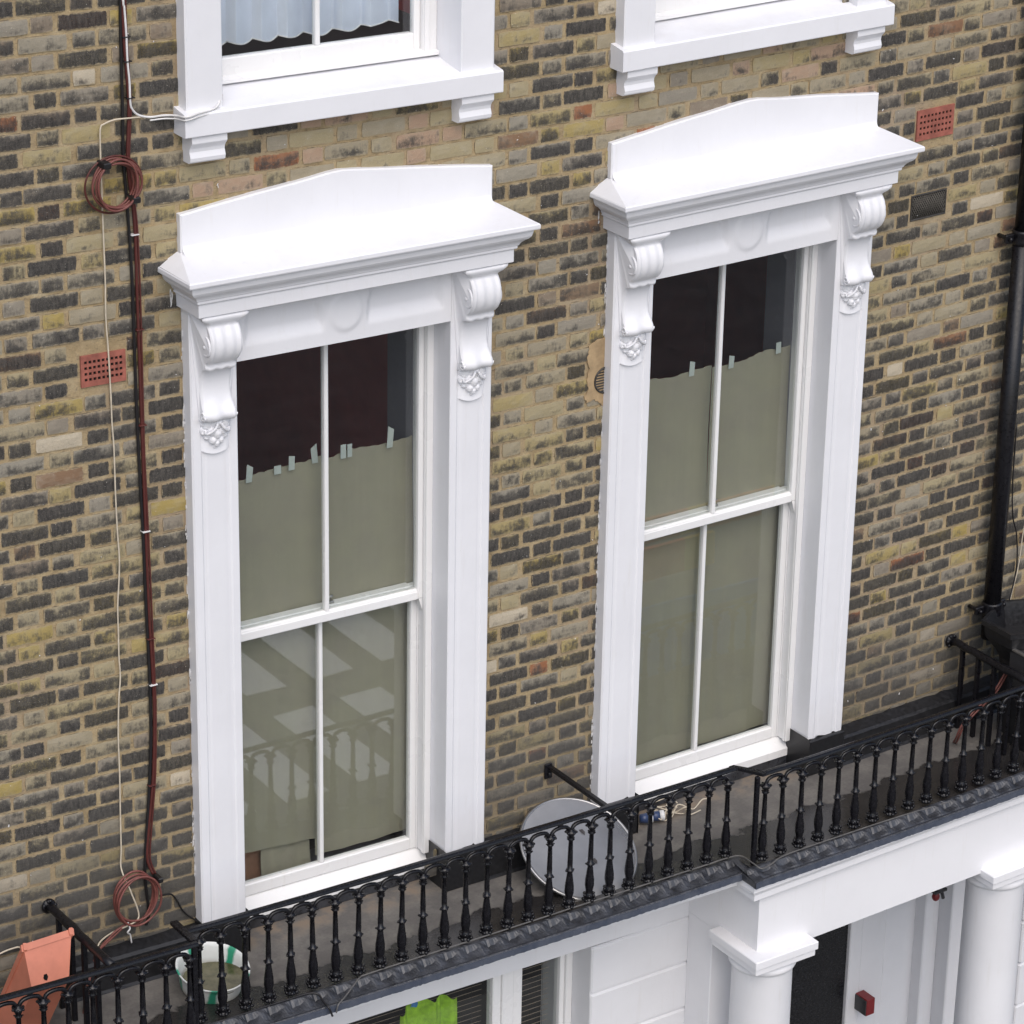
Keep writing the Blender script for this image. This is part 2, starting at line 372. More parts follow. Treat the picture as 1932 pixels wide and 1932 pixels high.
PITCH_Z, REP = .07596, .3446
def brick_mesh(hx, sd):
    r = random.Random(sd); hz = .0318; nx = 5 if hx > .07 else 3
    V = []; 
    xs_ = [-hx+2*hx*i/nx for i in range(nx+1)]; zs_ = [-hz, -hz*.3, hz*.35, hz]
    lf, rg = r.uniform(0, .003), r.uniform(0, .003)
    for j, z in enumerate(zs_):
        for i, x in enumerate(xs_):
            ex = i in (0, nx); ez = j in (0, 3)
            xx = x+(r.uniform(-.0015, .0015) if not ex else (lf if i == 0 else -rg)+r.uniform(-.001, .001)); zz = z+(r.uniform(-.002, .002) if ez else 0)
            if ex and ez: xx -= math.copysign(r.uniform(.001, .005), x); zz -= math.copysign(r.uniform(.0005, .003), z)
            V.append((xx, r.uniform(-.0008, .0008)+(.0012 if (ex or ez) else -.0012), zz))
    n = nx+1; Fs = [(j*n+i, j*n+i+1, (j+1)*n+i+1, (j+1)*n+i) for j in range(3) for i in range(nx)]
    rim = [i for i in range(n)]+[n*(j+1)-1 for j in range(1, 3)]+[3*n+i for i in range(n-1, -1, -1)]+[j*n for j in (2, 1)]
    o = len(V)
    V += [(V[i][0], .012, V[i][2]) for i in rim]
    m_ = len(rim); Fs += [(rim[i], o+i, o+(i+1) % m_, rim[(i+1) % m_]) for i in range(m_)]
    me = bpy.data.meshes.new('brick'); me.from_pydata(V, [], Fs)
    uv = me.uv_layers.new(name='loc')
    for lp in me.loops: v = V[lp.vertex_index]; uv.data[lp.index].uv = (v[0], v[2])
    at = me.attributes.new('hx', 'FLOAT', 'POINT'); at.data.foreach_set('value', [hx]*len(V))
    me.materials.append(M_BRICK); me.update(); return me, V, Fs
STR = [brick_mesh(.1085, 100+i) for i in range(14)]; HED = [brick_mesh(.0505, 200+i) for i in range(10)]
CLO = [brick_mesh(.024, 300+i) for i in range(4)]
def covered(x, z):        # hidden behind the window surrounds
    for c in (0, DX):
        a = abs(x-c)
        if a < .70 and -2.64 < z < .62: return True
        if a < .73 and z > 1.12: return True
        if a < .74 and 1.0 < z: return True
    return False
AIR = [(-1.221, -1.017, -.026, .110, 'L'), (3.187, 3.414, .363, .512, 'R'), (3.187, 3.408, -.035, .093, 'G')]
# joint line of course 0 at z = COURSE0
COURSE0 = .0157
bl = []
r = random.Random(11)
NEDGE = []
for k in range(-40, 32):
    zc = COURSE0+(k+.5)*PITCH_Z
    if zc < ZB+.01 or zc > ZT: continue
    ph = .0 if k % 2 == 0 else REP/2
    x = X0+((.7976+.1725-X0+ph) % REP)-REP
    while x < X1:
        for kind, w_ in (('S', .2275), ('H', .1171)):
            j = r.uniform(-.006, .006); cx = x+w_/2+j; hw = (.1085 if kind == 'S' else .0505)
            x += w_
            if cx+hw < X0 or cx-hw > X1: continue
            if covered(cx-hw+.01, zc) and covered(cx+hw-.01, zc): continue
            if any(a < cx < b and c < zc < d for a, b, c, d in HOLES): continue
            if any(cx+hw > a+.004 and cx-hw < b-.004 and zc+.03 > c and zc-.03 < d for a, b, c, d, _ in AIR):
                # replace by cut pieces outside the vent
                a, b = [(q[0], q[1]) for q in AIR if cx+hw > q[0]+.004 and cx-hw < q[1]-.004 and zc+.03 > q[2] and zc-.03 < q[3]][0]
                for lo, hi in ((cx-hw, min(cx+hw, a-.009)), (max(cx-hw, b+.009), cx+hw)):
                    if hi-lo > .035: bl.append(('C', (lo+hi)/2, zc, (hi-lo)/2))
                continue
            bl.append((kind, cx, zc, hw))
def proj(p):
    d = Vector(p)-CAM; return (966+F*d.dot(R_)/d.dot(fwd), 966-F*d.dot(U_)/d.dot(fwd))
def props(x, z, rr):
    t = rr.choice((.02, .12, .2, .28, .34, .4, .44, .5, .55, .6, .66, .72, .76)) + rr.uniform(-.04, .04)
    s = rr.gauss(.25, .36)
    if rr.random() < .05: t = rr.uniform(.84, .9)
    if rr.random() < .008: t = .94
    if rr.random() < .012: t = 1.; s = -.4
    lx = min(abs(x), abs(x-DX))
    if .55 < z < 1.0 and lx < .80: t = rr.choice((.1, .2, .3, .38, 1.)) if rr.random() < .75 else t; t = min(t, .97); s -= .55
    if -.1 < z < .55: s -= .05
    if z < -.8: s += .14
    if -.9 < z < -.2 and .7 < x < 1.45: s -= .22; t *= .6
    if -1.35 < z < -1.0 and x < -.7: t *= .45; s -= .2
    if x > 2.9 and -1.2 < z < -.2: s -= .1
    return (max(0., min(1., t)), max(-.6, min(1., s)), rr.random())
scored = []
for b in bl:
    kind, cx, zc, hw = b
    a = proj((cx-hw, 0, zc)); c = proj((cx+hw, 0, zc)); d0 = proj((cx, 0, zc-.033)); d1 = proj((cx, 0, zc+.033))
    inside = -30 < (a[0]+c[0])/2 < 1960 and -20 < (d0[1]+d1[1])/2 < 1950 and zc > -2.7 and not covered(cx, zc)
    scored.append(((abs(c[0]-a[0])*abs(d1[1]-d0[1])) if inside else 0, b))
scored.sort(key=lambda q: -q[0])
stuff = MB(); s_loc = []; s_bp = []; s_hx = []
for i, (sc, (kind, cx, zc, hw)) in enumerate(scored):
    rr = random.Random(int((cx+9)*1000)*7919+int((zc+9)*1000))
    pr = props(cx, zc, rr); me, V, Fs = rr.choice(STR if kind == 'S' else HED if kind == 'H' else CLO if hw < .035 else (HED if hw < .08 else STR))
    h0 = {'S': .1085, 'H': .0505}.get(kind, .024 if hw < .035 else .0505 if hw < .08 else .1085)
    sx = hw/h0*(1 if kind == 'C' else rr.uniform(.985, 1.01)); flip = -1 if False else 1
    yy = -.0008+rr.uniform(-.0022, .0018); sl = (g(cx+.01)-g(cx-.01))/.02; tl = sl+rr.uniform(-.008, .008)
    zz = zc+g(cx)+rr.uniform(-.002, .002)
    if i < 298:
        o = bpy.data.objects.new('brick', me); C.objects.link(o); o.parent = wall
        o.location = (cx, yy, zz+2.9); o.scale = (sx, 1, 1); o.rotation_euler = (rr.uniform(-.02, .02), -tl, rr.uniform(-.008, .008)); o['bp'] = pr
    else:
        stuff.add([(cx+v[0]*sx, yy+v[1], zz-g(cx+v[0]*sx)+v[2]+v[0]*(tl-sl)+(g(cx+v[0]*sx)-g(cx)-v[0]*sl)*0+v[0]*sl) for v in V], Fs)
        s_loc += [(v[0], v[2]) for v in V]; s_bp += [pr]*len(V); s_hx += [h0]*len(V)
so_ = stuff.obj('brickwork', M_BRICK, wall, kind='stuff'); me = so_.data
uv = me.uv_layers.new(name='loc')
for lp in me.loops: uv.data[lp.index].uv = s_loc[lp.vertex_index]
a_ = me.attributes.new('bp', 'FLOAT_VECTOR', 'POINT'); a_.data.foreach_set('vector', [c for p in s_bp for c in p])
a_ = me.attributes.new('hx', 'FLOAT', 'POINT'); a_.data.foreach_set('value', s_hx)

# vents in the wall
def air_brick(x0, x1, z0, z1, label):
    t = thing('air_brick', label, 'air brick', ((x0+x1)/2, 0, z0), 'terracotta air bricks in the wall')
    m = MB(); nx, nz = 9, 4; mx, mz = .012, .018
    hx_ = (x1-x0-2*mx)/nx; hz_ = (z1-z0-2*mz)/nz; hole = .0132; yf = -.006
    X = [x0]; Z = [z0]
    for i in range(nx): c = x0+mx+(i+.5)*hx_; X += [c-hole/2, c+hole/2]
    for i in range(nz): c = z0+mz+(i+.5)*hz_; Z += [c-hole/2, c+hole/2]
    X.append(x1); Z.append(z1)
    for i in range(len(X)-1):
        for j in range(len(Z)-1):
            if i % 2 == 1 and j % 2 == 1:
                a, b, c, d = X[i], X[i+1], Z[j], Z[j+1]
                m.add([(a, yf, c), (b, yf, c), (b, yf, d), (a, yf, d), (a, .03, c), (b, .03, c), (b, .03, d), (a, .03, d)], [(0, 1, 5, 4), (1, 2, 6, 5), (2, 3, 7, 6), (3, 0, 4, 7)])
            else: m.add([(X[i], yf, Z[j]), (X[i+1], yf, Z[j]), (X[i+1], yf, Z[j+1]), (X[i], yf, Z[j+1])], [(0, 1, 2, 3)])
    m.add([(x0, yf, z0), (x1, yf, z0), (x1, yf, z1), (x0, yf, z1), (x0, .03, z0), (x1, .03, z0), (x1, .03, z1), (x0, .03, z1)], [(0, 4, 5, 1), (1, 5, 6, 2), (2, 6, 7, 3), (3, 7, 4, 0)])
    m.obj('vent_face', M_TERRA, t)
    k = MB(); k.box(x0+.006, x1-.006, .0008, .0032, z0+.006, z1-.006); k.obj('shade_backing', M_HOLE_SHADE, t)  # black sheet close behind the holes paints their inner shade
air_brick(*AIR[0][:4], 'terracotta air brick crossed by a cream cable, left of the lower left window')
air_brick(*AIR[1][:4], 'terracotta air brick above the black mesh vent, near the drainpipe')
t = thing('vent_grille', 'black diamond mesh vent below the right-hand terracotta air brick', 'vent', (3.297, 0, -.035))
m = MB(); x0, x1, z0, z1 = AIR[2][:4]
m.box(x0, x1, -.004, .012, z0, z0+.008); m.box(x0, x1, -.004, .012, z1-.008, z1); m.box(x0, x0+.008, -.0035, .012, z0+.008, z1-.008); m.box(x1-.008, x1, -.0035, .012, z0+.008, z1-.008)
m.obj('grille_frame', M_GRIL, t)
m = MB(); n = 17; H = z1-z0-.016
for i in range(-4, n):
    for s_, yo in ((1, .002), (-1, .0045)):
        a = x0+.008+(x1-x0-.016)*i/n; b = a+H*.55
        if s_ < 0: a, b = b, a
        p, q = (a, z0+.008), (b, z1-.008)
        lo, hi = x0+.008, x1-.008
        def clip(p, q):
            (ax, az), (bx, bz) = p, q
            if (ax < lo and bx < lo) or (ax > hi and bx > hi): return None
            def cl(px, pz, ox, oz):
                if px < lo: t_ = (lo-px)/(ox-px); return lo, pz+(oz-pz)*t_
                if px > hi: t_ = (hi-px)/(ox-px); return hi, pz+(oz-pz)*t_
                return px, pz
            return cl(ax, az, bx, bz), cl(bx, bz, ax, az)
        c_ = clip(p, q)
        if c_: m.tube([(c_[0][0], yo, c_[0][1]), (c_[1][0], yo, c_[1][1])], .0019, 4)
m.obj('wire_mesh', M_WMESH, t)
m = MB(); m.box(x0+.004, x1-.004, .0088, .0095, z0+.004, z1-.004); m.obj('shade_backing', M_HOLE_SHADE, t)  # black sheet behind the wires in place of the shade in the vent

t = thing('round_vent', 'round black slatted vent half hidden behind the edge of the right window surround', 'vent', (1.415, 0, -.53))
m = MB(); m.tube([(1.415+.062*cos(a), -.008, -.468+.062*sin(a)) for a in [2*pi*i/28 for i in range(28)]], .005, 6, True); m.obj('vent_ring', M_GRIL, t)
for i in range(9):
    zz = -.468-.052+.013*i; hw = sqrt(max(0, .058**2-(zz+.468)**2))
    m = MB(); m.box(1.415-hw, 1.415+hw, -.008, -.003, zz-.0035, zz+.0035, .001); m.obj('slat', M_STEEL if i % 1 else M_GRIL, t)
m = MB(); m.prism([(1.415+.058*cos(2*pi*i/24), -.468+.058*sin(2*pi*i/24)) for i in range(24)], -.0015, -.001, 'y'); m.obj('shade_backing', M_HOLE_SHADE, t)  # black disc behind the slats gives the vent its painted shade
m = MB(); r = random.Random(3); out = [(1.315, -.32), (1.325, -.285), (1.36, -.27), (1.42, -.265), (1.43, -.33), (1.43, -.60), (1.39, -.585), (1.35, -.555), (1.315, -.56), (1.30, -.53), (1.318, -.50), (1.312, -.45), (1.322, -.40), (1.308, -.36)]
P = spline([(a, 0, b) for a, b in out]+[(out[0][0], 0, out[0][1])], 4)[:-1]
P = [(p.x+r.uniform(-.004, .004), p.z+r.uniform(-.004, .004)) for p in P]
# lay the render patch over the brickwork as a solid with a hole-free irregular outline
m.prism(P, -.0060, .002, 'y'); m.obj('mortar_patch', M_PATCH, wall)

# ------------------------------------------------------------------ window surrounds (first floor)
def lerp(a, b, t): return a+(b-a)*t
def sstep(a, b, x): t = max(0, min(1, (x-a)/(b-a))); return t*t*(3-2*t)

def console(cx, par):
    # scroll body: side profile swept across its width
    prof = [(-.065, .252), (-.186, .252), (-.188, .240), (-.180, .226), (-.166, .214), (-.158, .205), (-.168, .196), (-.182, .178), (-.192, .150), (-.195, .118), (-.188, .085), (-.172, .058), (-.150, .038), (-.134, .030),
            (-.140, .018), (-.139, .006), (-.128, .001), (-.112, -.004), (-.098, -.022), (-.089, -.05), (-.085, -.085), (-.087, -.12), (-.095, -.150), (-.108, -.175), (-.122, -.192), (-.130, -.208), (-.127, -.224), (-.115, -.236), (-.098, -.240), (-.082, -.238), (-.065, -.240)]
    m = MB(); N = 22; x0, x1 = cx-.0735, cx+.0735
    def pt(i, p):
        y, z = p; u = i/N; x = lerp(x0, x1, u)
        if z > .2: f = sstep(.2, .25, z)*.038; x += (u-.5)*2*f
        ed = min(u, 1-u); yy = y
        if ed < .09: yy += (1-ed/.09)**2*.010*(1 if y < -.07 else 0)
        if .03 < z < .2 and y < -.14: yy += .006*(.5-.5*cos(u*2*pi*3))*sstep(.03, .07, z)*(1 if .1 < u < .9 else 0)
        if -.24 < z < -.17 and y < -.1: yy += .006*cos(u*2*pi*1.5)
        if .0 < z < .035 and y < -.12: z -= .006*(sin(u*pi*3)**2)
        return (x, yy, z)
    m.add([pt(i, p) for i in range(N+1) for p in prof], [(i*len(prof)+k, (i+1)*len(prof)+k, (i+1)*len(prof)+k+1, i*len(prof)+k+1) for i in range(N) for k in range(len(prof)-1)], True)
    for i in (0, N):
        V = [pt(i, p) for p in prof]; f = tuple(range(len(V))); m.add(V, [f if i else f[::-1]])
    b = m.obj('bracket', M_WHITE, par)
    m = MB()
    for sx_ in (-1, 1):                       # volute spirals on both cheeks
        xx = cx+sx_*.0745; sp = []
        for k in range(44):
            a = k/43*2*pi*2.1; rr_ = .046*(1-k/43*.82); sp.append((xx, -.140+rr_*cos(a)*1.0, .110+rr_*sin(a)*1.15))
        m.tube(sp, [.0075*(1-k/60) for k in range(44)], 6); m.ball((xx, -.14, .11), .013, 8, 6)
        sp = []
        for k in range(24):
            a = k/23*2*pi*1.4+pi; rr_ = .020*(1-k/23*.75); sp.append((xx, -.105+rr_*cos(a), -.208+rr_*sin(a)*1.1))
        m.tube(sp, .005, 5)
    m.obj('volute', M_WHITE, b)
    m = MB(); r = random.Random(int(cx*100))  # carved acanthus drop
    for (lx, lz, s_, ry) in ((0, -.252, .040, .040), (-.040, -.256, .030, .030), (.040, -.258, .030, .030), (-.050, -.285, .024, .022), (.049, -.287, .024, .022), (-.024, -.286, .027, .036), (.024, -.288, .027, .036), (0, -.300, .030, .040), (-.038, -.310, .021, .022), (.037, -.312, .021, .022), (-.016, -.330, .022, .032), (.017, -.332, .021, .032), (0, -.346, .020, .028), (-.004, -.362, .012, .016)):
        m.ball((cx+lx, -.066, lz), s_, 10, 8, (1, ry/s_, .85+r.uniform(-.1, .2)))
        m.ball((cx+lx*1.1, -.066-ry*.35, lz-s_*.4), s_*.62, 10, 8, (1.15, ry/s_*.9, .8))
    for sx_ in (-1, 1): m.tube(spline([(cx+sx_*.008, -.108, -.25), (cx+sx_*.022, -.108, -.275), (cx+sx_*.052, -.092, -.296), (cx+sx_*.056, -.086, -.280)], 4), .0065, 6)
    m.obj('leaf_carving', M_WHITE, b)
    m = MB()                                   # swelling below that ends in a shadowed arc
    def bk(u, v):
        z = lerp(-.23, -.376-.020*sin(pi*u), v); ed = min(u, 1-u)
        return (cx-.070+.140*u, -.0612-.0135*v*v*sstep(0, .16, ed)-.001, z)
    m.grid(bk, 16, 10); m.add([bk(i/16, 1) for i in range(17)]+[(bk(i/16, 1)[0], -.058, bk(i/16, 1)[2]+.002) for i in range(17)], [(i, 17+i, 18+i, i+1) for i in range(16)])
    m.obj('console_backplate', M_WHITE, b)

def surround(c, label, seed):
    t = thing('window_surround', label, 'window surround', (c, 0, -2.64), 'pedimented first floor window surrounds')
    r = random.Random(seed)
    for sx_ in (-1, 1):
        prof = [(.532, .10), (.532, -.062), (.535, -.065), (.566, -.065), (.574, -.0605), (.585, -.0605), (.600, -.062), (.680, -.062), (.690, -.0605), (.703, -.0605), (.710, -.065), (.745, -.065), (.752, -.058), (.752, .004)]
        m = MB(); zs_ = [-2.645, -2.60, -1.8, -1., -.4, -.05, .2, .256]; K = len(prof)
        V = []
        for j, z in enumerate(zs_):
            for i, (x, y) in enumerate(prof):
                zz = z+(r.uniform(-.012, .012) if j == 0 else 0)
                V.append((c+sx_*(x+(r.uniform(-.0012, .0012) if i > 10 else 0)), y, zz))
        Fs = [((j*K+i), (j*K+i+1), ((j+1)*K+i+1), ((j+1)*K+i)) for j in range(len(zs_)-1) for i in range(K-1)]
        if sx_ < 0: Fs = [f[::-1] for f in Fs]
        m.add(V, Fs); f = tuple(range(K)); m.add([V[i] for i in range(K)], [f]); m.obj('pilaster', M_WHITE, t)
    # frieze with two sunk panels and a raised boss
    def fy(x, z):
        y = -.0655
        for a, b in ((-.50, -.095), (.095, .50)):
            ins = min(x-a, b-x)
            if a < 0: end = (b-x) + .018*cos((z-.115)/.09*pi/2)-.018; ins = min(x-a, end)
            else: end = (x-a) + .018*cos((z-.115)/.09*pi/2)-.018; ins = min(b-x, end)
            iz = min(z-.045, .235-z)
            d_ = min(ins*.9, (z-.045)*.55 if z-.045 < .235-z else .235-z)
            y += .026*sstep(0, .040, d_)
        rr_ = sqrt(x*x+((z-.13)*.9)**2)
        y -= .008*(1-sstep(.066, .094, rr_))
        return y
    m = MB(); m.grid(lambda u, v: (c-.532+1.064*u, fy(-.532+1.064*u, -.009+.265*v), -.009+.265*v), 130, 34)
    m.add([(c-.532, -.0655, -.009), (c+.532, -.0655, -.009), (c+.532, .10, -.009), (c-.532, .10, -.009)], [(3, 2, 1, 0)])
    m.obj('frieze', M_WHITE, t)
    # cornice
    prof = [(.02, .256), (.186, .256), (.190, .259), (.190, .314), (.1905, .318), (.198, .319), (.201, .323), (.201, .333), (.206, .337), (.208, .343), (.214, .352), (.224, .361), (.236, .370), (.245, .382), (.249, .397), (.251, .409), (.262, .413), (.270, .416), (.272, .421), (.272, .436), (.268, .441)]
    def ring(p):
        o, z = p; h = .582+o; rag = r.uniform(0, .004)
        return [(c-h-rag, .003, z), (c-h, -o, z), (c+h, -o, z), (c+h+rag, .003, z)]
    m = MB(); m.sweep(prof, ring)
    # weathered top with hipped ends
    N_ = 16
    fr = [(c-.85, -.268, .441), (c+.85, -.268, .441)]; bk = [(c-.765, -.028, .492), (c+.765, -.028, .492)]
    m.add([(c-.85, .003, .4405), (c-.85, -.268, .441), (c-.765, -.028, .492), (c-.765, .003, .4925), (c+.85, -.268, .441), (c+.765, -.028, .492), (c+.85, .003, .4405), (c+.765, .003, .4925)],
          [(0, 1, 2, 3), (1, 4, 5, 2), (4, 6, 7, 5)])
    m.obj('cornice', M_WHITE, t)
    # pediment board
    top = [(-.763, .655), (-.6, .676), (-.4, .700), (-.2, .7215), (-.06, .737), (0, .7415), (.06, .738), (.2, .7205), (.4, .6985), (.6, .675), (.763, .652)]
    top = [(x, z+r.uniform(-.0015, .0015)) for x, z in top]
    m = MB(); pts = [(c-.763, .46)]+[(c+x, z) for x, z in top]+[(c+.763, .46)]
    n_ = len(pts); ins = [(c+(p[0]-c)*.992, p[1]-(.006 if 0 < i < n_-1 else 0)) for i, p in enumerate(pts)]
    V = [(p[0], .003, p[1]) for p in pts]+[(p[0], -.026, p[1]) for p in pts]+[(p[0], -.0315, p[1]) for p in ins]
    Fs = []
    for a in (0, 1):
        Fs += [(a*n_+i, (a+1)*n_+i, (a+1)*n_+i+1, a*n_+i+1) for i in range(n_-1)]
    Fs.append(tuple(range(3*n_-1, 2*n_-1, -1))); m.add(V, Fs); m.obj('pediment', M_WHITE, t)
    # little cove where board meets the weathering
    m = MB(); m.sweep([(.0315, .522), (.034, .508), (.040, .498), (.052, .4885), (.07, .4835)], lambda p: [(c-.757, -p[0], p[1]), (c+.757, -p[0], p[1])], True); m.obj('cove_fillet', M_WHITE, t)
    for sx_ in (-1, 1): console(c+sx_*.642, t)
surround(0, 'white painted surround with pediment and scroll brackets around the lower left window', 1)
surround(DX, 'white painted surround with pediment and scroll brackets around the lower right window', 2)

# ------------------------------------------------------------------ sash windows
def pane(x0, x1, y, z0, z1, par):
    m = MB(); m.box(x0, x1, y, y+.004, z0, z1, .0005); return m.obj('pane', M_GLASS, par)
def sash_window(c, label):
    t = thing('sash_window', label, 'window', (c, .1, -2.75), 'two over two sash windows')
    m = MB()
    for s_ in (-1, 1):
        m.box(c+s_*.497, c+s_*.533, .080, .096, -2.70, .05, .002)
        m.box(c+s_*.5055, c+s_*.533, .0965, .20, -2.70, .05, .002)
        m.box(c+s_*.497, c+s_*.5050, .139, .145, -2.70, -1.36, .001)
        m.box(c+s_*.499, c+s_*.533, .070, .0795, -2.70, .04, .003)
    m.box(c-.533, c+.533, .081, .30, .02, .06)
    m.obj('box_frame', M_GLOSS, t)
    m = MB(); m.prism([(.200, -2.698), (.14, -2.704), (.088, -2.742), (.083, -2.746), (.083, -2.786), (.2, -2.79)], c-.531, c+.531, 'x'); m.obj('sill', M_GLOSS, t)
    # upper sash (outer)
    m = MB(); horns = []
    for s_ in (-1, 1):
        m.box(c+s_*.474, c+s_*.505, .098, .136, -1.388, .02, .004)
        hm = m if False else MB(); horns.append(hm); hm.prism([(c+s_*.479, -1.3885), (c+s_*.505, -1.3885), (c+s_*.505, -1.452), (c+s_*.499, -1.452), (c+s_*.492, -1.428), (c+s_*.483, -1.400)][::s_], .0985, .128, 'y')
    m.box(c-.4735, c+.4735, .0985, .136, -.045, .02, .003)
    u = m.obj('upper_sash', M_GLOSS, t)
    for hm in horns: hm.obj('horn', M_GLOSS, u)
    m = MB(); m.box(c-.4735, c+.4735, .094, .136, -1.389, -1.347, .004); m.prism([(.1025, -1.3465), (.112, -1.340), (.136, -1.340), (.136, -1.3465)], c-.473, c+.473, 'x'); m.obj('meeting_rail', M_GLOSS, u)
    m = MB(); m.box(c-.0105, c+.0105, .100, .134, -1.3395, -.0455, .004); m.obj('glazing_bar', M_GLOSS, u)
    pane(c-.4735, c-.011, .118, -1.3395, -.0455, u); pane(c+.011, c+.4735, .118, -1.3395, -.0455, u)
    # lower sash (inner)
    m = MB()
    for s_ in (-1, 1): m.box(c+s_*.468, c+s_*.5045, .146, .184, -2.702, -1.338, .004)
    l = m.obj('lower_sash', M_GLOSS, t)
    m = MB(); m.box(c-.4675, c+.4675, .144, .186, -2.701, -2.640, .005); m.obj('bottom_rail', M_GLOSS, l)
    m = MB(); m.box(c-.4675, c+.4675, .143, .192, -1.385, -1.336, .004); m.obj('top_rail', M_GLOSS, l)
    m = MB(); m.box(c-.0185, c+.0015, .147, .182, -2.6395, -1.3855, .004); m.obj('glazing_bar', M_GLOSS, l)
    pane(c-.4675, c-.019, .165, -2.6395, -1.3855, l); pane(c+.002, c+.4675, .165, -2.6395, -1.3855, l)
    m = MB(); m.box(c+.018, c+.066, .150, .186, -1.3355, -1.322, .003); m.tube([(c+.042, .165, -1.325), (c+.042, .165, -1.305), (c+.062, .160, -1.300)], .006, 8); m.obj('catch', M_STEEL, l)
    m = MB()
    for s_ in (-1, 1): m.box(c+s_*.5055, c+s_*.52, .205, .42, -2.80, .12, .003)
    m.box(c-.5, c+.5, .205, .42, .06, .1); m.box(c-.5, c+.5, .205, .42, -2.80, -2.72)
    m.obj('inner_lining', M_LINING, t)
    return t
sash_window(0, 'tall white sash window with papered panes, lower left, one corner of paper lifted off')
sash_window(DX, 'tall white sash window with papered panes, lower right, behind the balcony step')

def paper(c, x0, x1, ztop, zbot, y, label, seed, tapes=(), topz=None, curl=0, edge=None):
    r = random.Random(seed); ph = r.uniform(0, 6); m = MB(); topz = topz or (ztop, ztop)
    jit = [r.uniform(-.004, .004) for _ in range(25)]
    def fn(u, v):
        x = lerp(x0, x1, u); zt = lerp(topz[0], topz[1], u)+jit[int(u*24)]+(.006*sin(u*9+ph)); z = lerp(zbot+(curl*(u**2) if curl else 0), zt, v)
        yy = y+.004*sin(u*6+ph)+.005*sin(v*5+ph*2)*u+.003*sin(u*17+v*3)
        if edge: 
            k = max(0, (u-edge)/(1-edge)); yy += .045*k*k; x -= .01*k*sin(v*7+ph)
        return (c+x, yy, z)
    m.sheet(fn, 24, 18, .0008)
    o = m.obj('masking_paper', M_PAPER); tag(o, label, 'paper', 'sheets of masking paper taped inside the windows')
    for (tx, w_, h_, rot) in tapes:
        q = MB(); u = (tx-x0)/(x1-x0); zt = lerp(topz[0], topz[1], u); p_ = []
        for dx_, dz_ in ((-w_/2, -.022), (w_/2, -.022), (w_/2, h_), (-w_/2, h_+rot)): p_.append((c+tx+dx_+(rot*.4 if dz_ > 0 else 0), zt+dz_))
        q.prism(p_, y-.012, y-.0112, 'y'); q.obj('tape_strip', M_TAPE, o)
    return o
# left window
paper(0, -.47, .028, -.64, -1.40, .196, 'beige paper sheet behind the upper left pane of the left window, torn top edge', 5, [(-.345, .03, .045, .02), (-.20, .035, .018, 0), (-.13, .030, .040, .006), (-.01, .030, .07, -.02)], (-.668, -.628))
paper(0, .03, .503, -.64, -1.40, .197, 'beige paper sheet behind the upper right pane of the left window, double tape strip', 6, [(.135, .028, .044, 0), (.168, .024, .040, 0), (.375, .03, .062, .02)], (-.640, -.632))
paper(0, -.47, .028, -1.34, -2.52, .222, 'paper sheet of the left window whose bottom edge hangs clear of the sash', 7, (), (-1.34, -1.34), -.03, .96)
paper(0, .0, .503, -1.34, -2.64, .224, 'full height paper sheet behind the lower right pane of the left window', 8, (), (-1.34, -1.34), 0)
paper(0, -.28, -.02, -2.45, -2.68, .24, 'small grey-green paper offcut at the foot of the left window', 9, (), (-2.45, -2.45))
# right window
paper(DX, -.47, .020, -.62, -1.40, .196, 'beige paper sheet behind the upper left pane of the right window, one tape strip', 15, [(-.105, .03, .045, .01)], (-.625, -.615))
paper(DX, .03, .503, -.615, -1.40, .197, 'beige paper sheet behind the upper right pane of the right window, rising to the right', 16, [(.13, .03, .035, .01), (.415, .03, .035, 0)], (-.632, -.605))
paper(DX, -.47, .025, -1.34, -2.66, .222, 'full height paper sheet behind the lower left pane of the right window', 17, (), (-1.34, -1.34), 0, .97)
paper(DX, .0, .503, -1.34, -2.66, .224, 'full height paper sheet behind the lower right pane of the right window, wavy edge', 18, (), (-1.34, -1.34), 0)
m = MB(); m.box(-.52, -.18, .27, .29, -2.74, -2.45); tag(m.obj('brown_board', M_BOARD), 'brown board standing on the floor inside the left window, seen under the paper', 'board')

# rooms behind the glass
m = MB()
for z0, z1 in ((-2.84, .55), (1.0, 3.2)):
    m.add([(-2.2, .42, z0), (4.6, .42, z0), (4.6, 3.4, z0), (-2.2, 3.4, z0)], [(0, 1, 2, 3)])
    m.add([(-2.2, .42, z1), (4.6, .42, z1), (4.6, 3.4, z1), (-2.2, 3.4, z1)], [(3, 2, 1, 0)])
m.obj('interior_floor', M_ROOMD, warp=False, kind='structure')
m = MB()
for z0, z1 in ((-2.84, .55), (1.0, 3.2)):
    m.add([(-2.2, 3.4, z0), (4.6, 3.4, z0), (4.6, 3.4, z1), (-2.2, 3.4, z1)], [(0, 1, 2, 3)])
    for x in (-2.2, 1.1, 4.6): m.add([(x, .42, z0), (x, 3.4, z0), (x, 3.4, z1), (x, .42, z1)], [(0, 1, 2, 3)])
m.obj('interior_wall', M_ROOM, warp=False, kind='structure')

